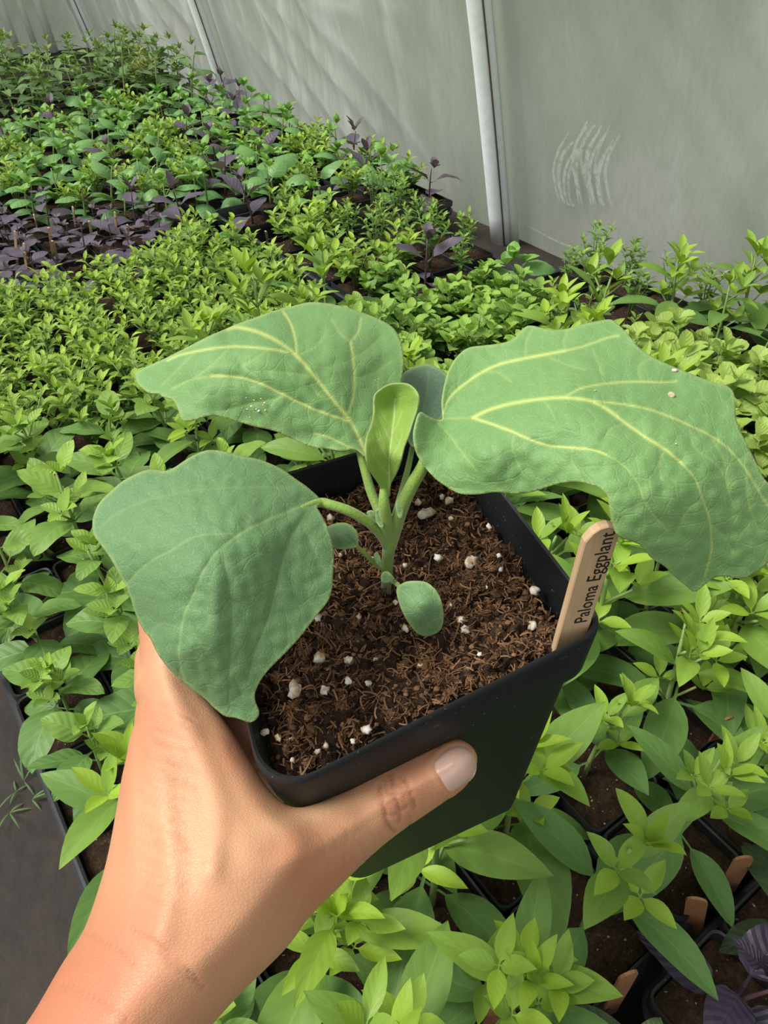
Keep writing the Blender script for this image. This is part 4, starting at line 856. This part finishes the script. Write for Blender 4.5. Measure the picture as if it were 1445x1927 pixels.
RR = tps([(860, 1440, .0098), (800, 1470, .0110), (740, 1500, .0112), (650, 1560, .0125), (560, 1600, .0150), (450, 1600, .0165), (350, 1450, .0140), (300, 1300, .0120), (300, 1150, .0115), (300, 1650, .0175), (250, 1850, .0190), (400, 1800, .0190), (0, 2050, .0215), (-100, 2250, .023), (500, 1480, .008), (420, 1370, .009)], 1e-3)
ridges = [(.0016, 26, catmull([(262, 1330), (285, 1420), (300, 1520), (320, 1640), (300, 1760)], 5)), (.0014, 22, catmull([(320, 1290), (370, 1400), (410, 1520), (400, 1640)], 5)), (.0016, 30, catmull([(430, 1400), (500, 1520), (560, 1600), (480, 1720), (380, 1820)], 5)), (-.0007, 34, catmull([(360, 1440), (400, 1530), (430, 1620)], 5)), (-.0005, 26, catmull([(300, 1330), (330, 1440), (350, 1560)], 5)), (.0012, 34, [(745, 1495), (775, 1480)]), (-.0008, 22, [(680, 1520), (690, 1540)])]
def hand_front(P, extra=0.0):
    d_ = seg_dist(P, hp, True); D = depM(P); R = np.clip(RR(P), .005, .03); d = d_*D/FPX
    off = np.where(d < R, np.sqrt(np.maximum(R*R-(R-d)**2, 0)), R)+.0016*(1-np.exp(-np.maximum(d-R*.6, 0)/.008))
    for a, w, ln in ridges: off = off+a*np.exp(-(seg_dist(P, np.array(ln))/w)**2)*np.minimum(1, d/.006)
    return D-off-extra, D+off, D, d
def hand_mesh():
    per = np.linalg.norm(np.roll(hp, -1, 0)-hp, axis=1); cum = np.concatenate([[0], np.cumsum(per)]); pc = np.vstack([hp, hp[:1]]); m = 700
    s = np.linspace(0, cum[-1], m, endpoint=False); bd = np.stack([np.interp(s, cum, pc[:, 0]), np.interp(s, cum, pc[:, 1])], 1)
    tg = np.roll(bd, -1, 0)-np.roll(bd, 1, 0); tg /= np.linalg.norm(tg, axis=1)[:, None]; nn = np.stack([tg[:, 1], -tg[:, 0]], 1)
    if not inside(bd[:5]+nn[:5]*3, bd).all(): nn = -nn
    rings = []
    for q in (.6, 2, 4.5, 8, 12.5): 
        p = bd+nn*q; ok = inside(p, bd) & (seg_dist(p, bd, True) > q*.93); rings.append(p[ok])
    x0, y0 = bd.min(0); x1, y1 = bd.max(0); gx, gy = np.meshgrid(np.arange(x0, x1, 7), np.arange(y0, y1, 6)); gx = gx+(np.arange(gx.shape[0]) % 2)[:, None]*3.5
    G = np.stack([gx.ravel(), gy.ravel()], 1); G = G[inside(G, bd)]; G = G[seg_dist(G, bd, True) > 16]
    allp = np.vstack([bd]+rings+[G]); r = geometry.delaunay_2d_cdt([Vector(p) for p in allp], [(i, (i+1) % m) for i in range(m)], [], 1, 1e-6)
    P = np.array([tuple(v) for v in r[0]]); F = [tuple(f) for f in r[2]]
    fr, bk, D, d = hand_front(P); on = d < 1e-6
    Vf = [un(x, y, z) for (x, y), z in zip(P, fr)]; idx = {}; Vb = []
    for i, ((x, y), z) in enumerate(zip(P, bk)):
        if on[i]: idx[i] = i
        else: idx[i] = len(P)+len(Vb); Vb.append(un(x, y, z))
    Vs = Vf+Vb; Fs = F+[tuple(idx[i] for i in f[::-1]) for f in F]
    return Vs, Fs
def pl(x, y, z): return W @ (np.array([[.92251627, -.38041576, -.06517351], [-.32324816, -.66926501, -.66902539], [.21088945, .63825402, -.74037655]]) @ np.array([x, y, z])+np.array([-.00189593, .01732325, .22310015]))+np.array([0, 0, CAMH])
def finger(pts, rad):
    P = catmull(pts, 5); r = np.interp(np.linspace(0, 1, len(P)), np.linspace(0, 1, len(rad)), rad)
    v, f = tube(P, list(r), 18); 
    # rounded tip
    tipd = P[-1]-P[-2]; tipd /= np.linalg.norm(tipd); extra = [P[-1]+tipd*r[-1]*k for k in (.35, .65, .85, .97)]; rr = [r[-1]*q for q in (.93, .76, .52, .22)]
    return tube(list(P)+extra, list(r)+rr, 18)
K = [un(345, 1150, .238), un(340, 1210, .240), un(335, 1290, .240), un(330, 1370, .236)]
fingers = [
 finger([un(345, 1230, .228), un(365, 1165, .240), pl(-.0665, .018, -.024), pl(-.062, .030, -.038), pl(-.0545, .020, -.042)], [.0105, .0108, .0092, .0088, .0075]),
 finger([un(320, 1300, .224), un(318, 1240, .243), pl(-.072, .012, -.040), pl(-.060, .004, -.052), pl(-.0535, -.012, -.050)], [.0105, .0108, .0095, .0092, .0076]),
 finger([un(320, 1380, .222), un(322, 1330, .250), pl(-.070, -.004, -.062), pl(-.058, -.004, -.072), pl(-.0495, -.018, -.070)], [.0105, .0102, .0090, .0086, .0072]),
 finger([un(330, 1450, .218), un(340, 1420, .246), pl(-.068, -.022, -.080), pl(-.054, -.022, -.088), pl(-.0450, -.030, -.086)], [.0100, .0090, .0080, .0076, .0064]),
]
hv, hf = merge([hand_mesh()]+fingers)
tmp = obj('tmp_hand', mesh('tmp_hand', hv, hf, M['skin']))
rm_ = tmp.modifiers.new('r', 'REMESH'); rm_.mode = 'VOXEL'; rm_.voxel_size = .00085; rm_.use_smooth_shade = True
sm_ = tmp.modifiers.new('s', 'SMOOTH'); sm_.iterations = 7; sm_.factor = .5
bpy.context.view_layer.update()
hm = bpy.data.meshes.new_from_object(tmp.evaluated_get(bpy.context.evaluated_depsgraph_get())); bpy.data.objects.remove(tmp)
hm.name = 'hand'; nV = len(hm.vertices); co = np.empty(nV*3, np.float32); hm.vertices.foreach_get('co', co); co = co.reshape(-1, 3).astype(float)
no = np.empty(nV*3, np.float32); hm.vertices.foreach_get('normal', no); no = no.reshape(-1, 3).astype(float)
px, py, dz = proj(co); PX = np.stack([px, py], 1); fmask = (dz < depM(PX)+.001).astype(float)
cs = lambda p: cz(p, 400, 1300, 3.6125)
creases = [(1.0, 3.2, cs([(1130, 640), (1150, 740), (1175, 830), (1195, 910), (1240, 960)])), (.9, 3, cs([(1200, 560), (1225, 640), (1240, 720), (1270, 800), (1275, 890)])), (.9, 3, cs([(1290, 580), (1330, 650), (1360, 740), (1380, 800)])), (.6, 2.6, cs([(1165, 600), (1180, 680), (1225, 700)])), (.5, 2.6, cs([(1240, 700), (1300, 690), (1330, 700)])), (.5, 2.6, cs([(1200, 850), (1260, 840), (1320, 790)])), (.5, 2.6, cs([(1170, 780), (1210, 760), (1245, 740)])), (.5, 2.5, cs([(1250, 620), (1290, 660), (1310, 720)])), (.4, 2.5, cs([(1340, 850), (1350, 900), (1330, 930)]))]
c8 = lambda p: cz(p, 40, 1100, 1.6056)
creases += [(.8, 3.2, c8([(190, 1045), (240, 1075), (300, 1110), (340, 1150)])), (.7, 3.2, c8([(330, 1040), (400, 1080), (460, 1130), (520, 1180), (550, 1220)])), (.8, 3.6, c8([(120, 1210), (190, 1235), (260, 1275), (320, 1320)])), (.5, 3, c8([(420, 1110), (480, 1170), (540, 1210)]))]
rs_ = random.Random(3)
for k in range(46):                                                        # fine skin folds over the back of the hand
    x0 = rs_.uniform(255, 300); y0 = 1310+k*8.5+rs_.uniform(-5, 5); L = rs_.uniform(35, 95)
    creases.append((.32, 2.4, [(x0, y0), (x0+L*.35, y0+rs_.uniform(2, 14)), (x0+L*.7, y0+rs_.uniform(6, 24)), (x0+L, y0+rs_.uniform(8, 34))]))
for k in range(12):
    x0 = rs_.uniform(590, 700); y0 = rs_.uniform(1530, 1620); creases.append((.18, 2.6, [(x0, y0), (x0+12, y0+14), (x0+14, y0+34)]))
cre = np.zeros(nV); disp = np.zeros(nV)
vis = np.where((fmask > 0))[0]
for a, w, ln in creases:
    c = catmull(ln, 4); lo, hi = c.min(0)-25, c.max(0)+25; s = vis[((PX[vis] > lo) & (PX[vis] < hi)).all(1)]
    if len(s) == 0: continue
    g = np.exp(-(seg_dist(PX[s], c)/w)**2)*a; cre[s] = np.maximum(cre[s], g); disp[s] = np.minimum(disp[s], -g*.0007)
NO = np.array(cz([(540, 85), (560, 55), (590, 36), (625, 36), (650, 60), (657, 95), (643, 125), (612, 147), (583, 160), (560, 130)], 440, 1380, 1.438)); npoly = catmull(NO, 6, True)
dn = seg_dist(PX, npoly, True); inn = inside(PX, npoly) & (fmask > 0)
disp = disp+np.where(fmask > 0, .00035*np.exp(-((dn-5)/5)**2)*(~inn), 0)
co = co+no*disp[:, None]; hm.vertices.foreach_set('co', co.astype(np.float32).ravel())
def blob(x, y, sx_, sy_, rot=0):
    c, s = math.cos(rot), math.sin(rot); dx, dy = px-x, py-y; return np.exp(-(((dx*c+dy*s)/sx_)**2+((-dx*s+dy*c)/sy_)**2))
red = .55*blob(285, 1370, 45, 90)+.5*blob(765, 1500, 50, 50)+.65*blob(880, 1480, 50, 40)+.35*blob(560, 1600, 70, 50)+.5*blob(600, 1700, 80, 60, .6)+.45*blob(130, 1900, 150, 90)+.5*blob(270, 1190, 25, 60)+.5*blob(235, 1500, 16, 120)+.55*blob(445, 1400, 40, 60)+.9*blob(150, 1850, 260, 110, -.9)+.6*blob(380, 1780, 6, 6)+.6*blob(393, 1767, 8, 7)+.35*blob(300, 1580, 10, 8)+.5*blob(335, 1583, 9, 7)+.45*blob(640, 1640, 60, 30, -.6)
pale = .7*blob(330, 1260, 40, 60)+.7*blob(560, 1535, 90, 22, -.3)+.5*blob(380, 1330, 14, 60, -.6)+.6*blob(350, 1530, 90, 70)+.4*blob(330, 1640, 90, 60)+.5*blob(620, 1520, 60, 25, -.4)+.3*blob(470, 1590, 50, 40)
for nm, a in (('red', np.clip(red, 0, 1)), ('pale', np.clip(pale, 0, 1)), ('crease', np.clip(cre, 0, 1))):
    at = hm.attributes.new(nm, 'FLOAT', 'POINT'); at.data.foreach_set('value', a.astype(np.float32))
if not hm.materials: hm.materials.append(M['skin'])
hm.polygons.foreach_set('use_smooth', [True]*len(hm.polygons)); hm.update()
person = empty('person', tuple(un(350, 1700, .187))); tag(person, 'bare left hand and wrist gripping the black pot, thumb across its front', 'person')
wchild('hand', hm, person)
P, F, bd = triangulate(npoly, 2.6); fr, _, _, dd_ = hand_front(P); de = seg_dist(P, bd, True)
nd = fr-.00035+.0007*np.exp(-(de/3.0)**2)
wchild('thumb_nail', mesh('thumb_nail', [un(x, y, z) for (x, y), z in zip(P, nd)], F, M['nail']), person)
print('cells', len(CELLS))
from collections import Counter
print(Counter(r.name.split('.')[0] for r, _, _ in CELLS))
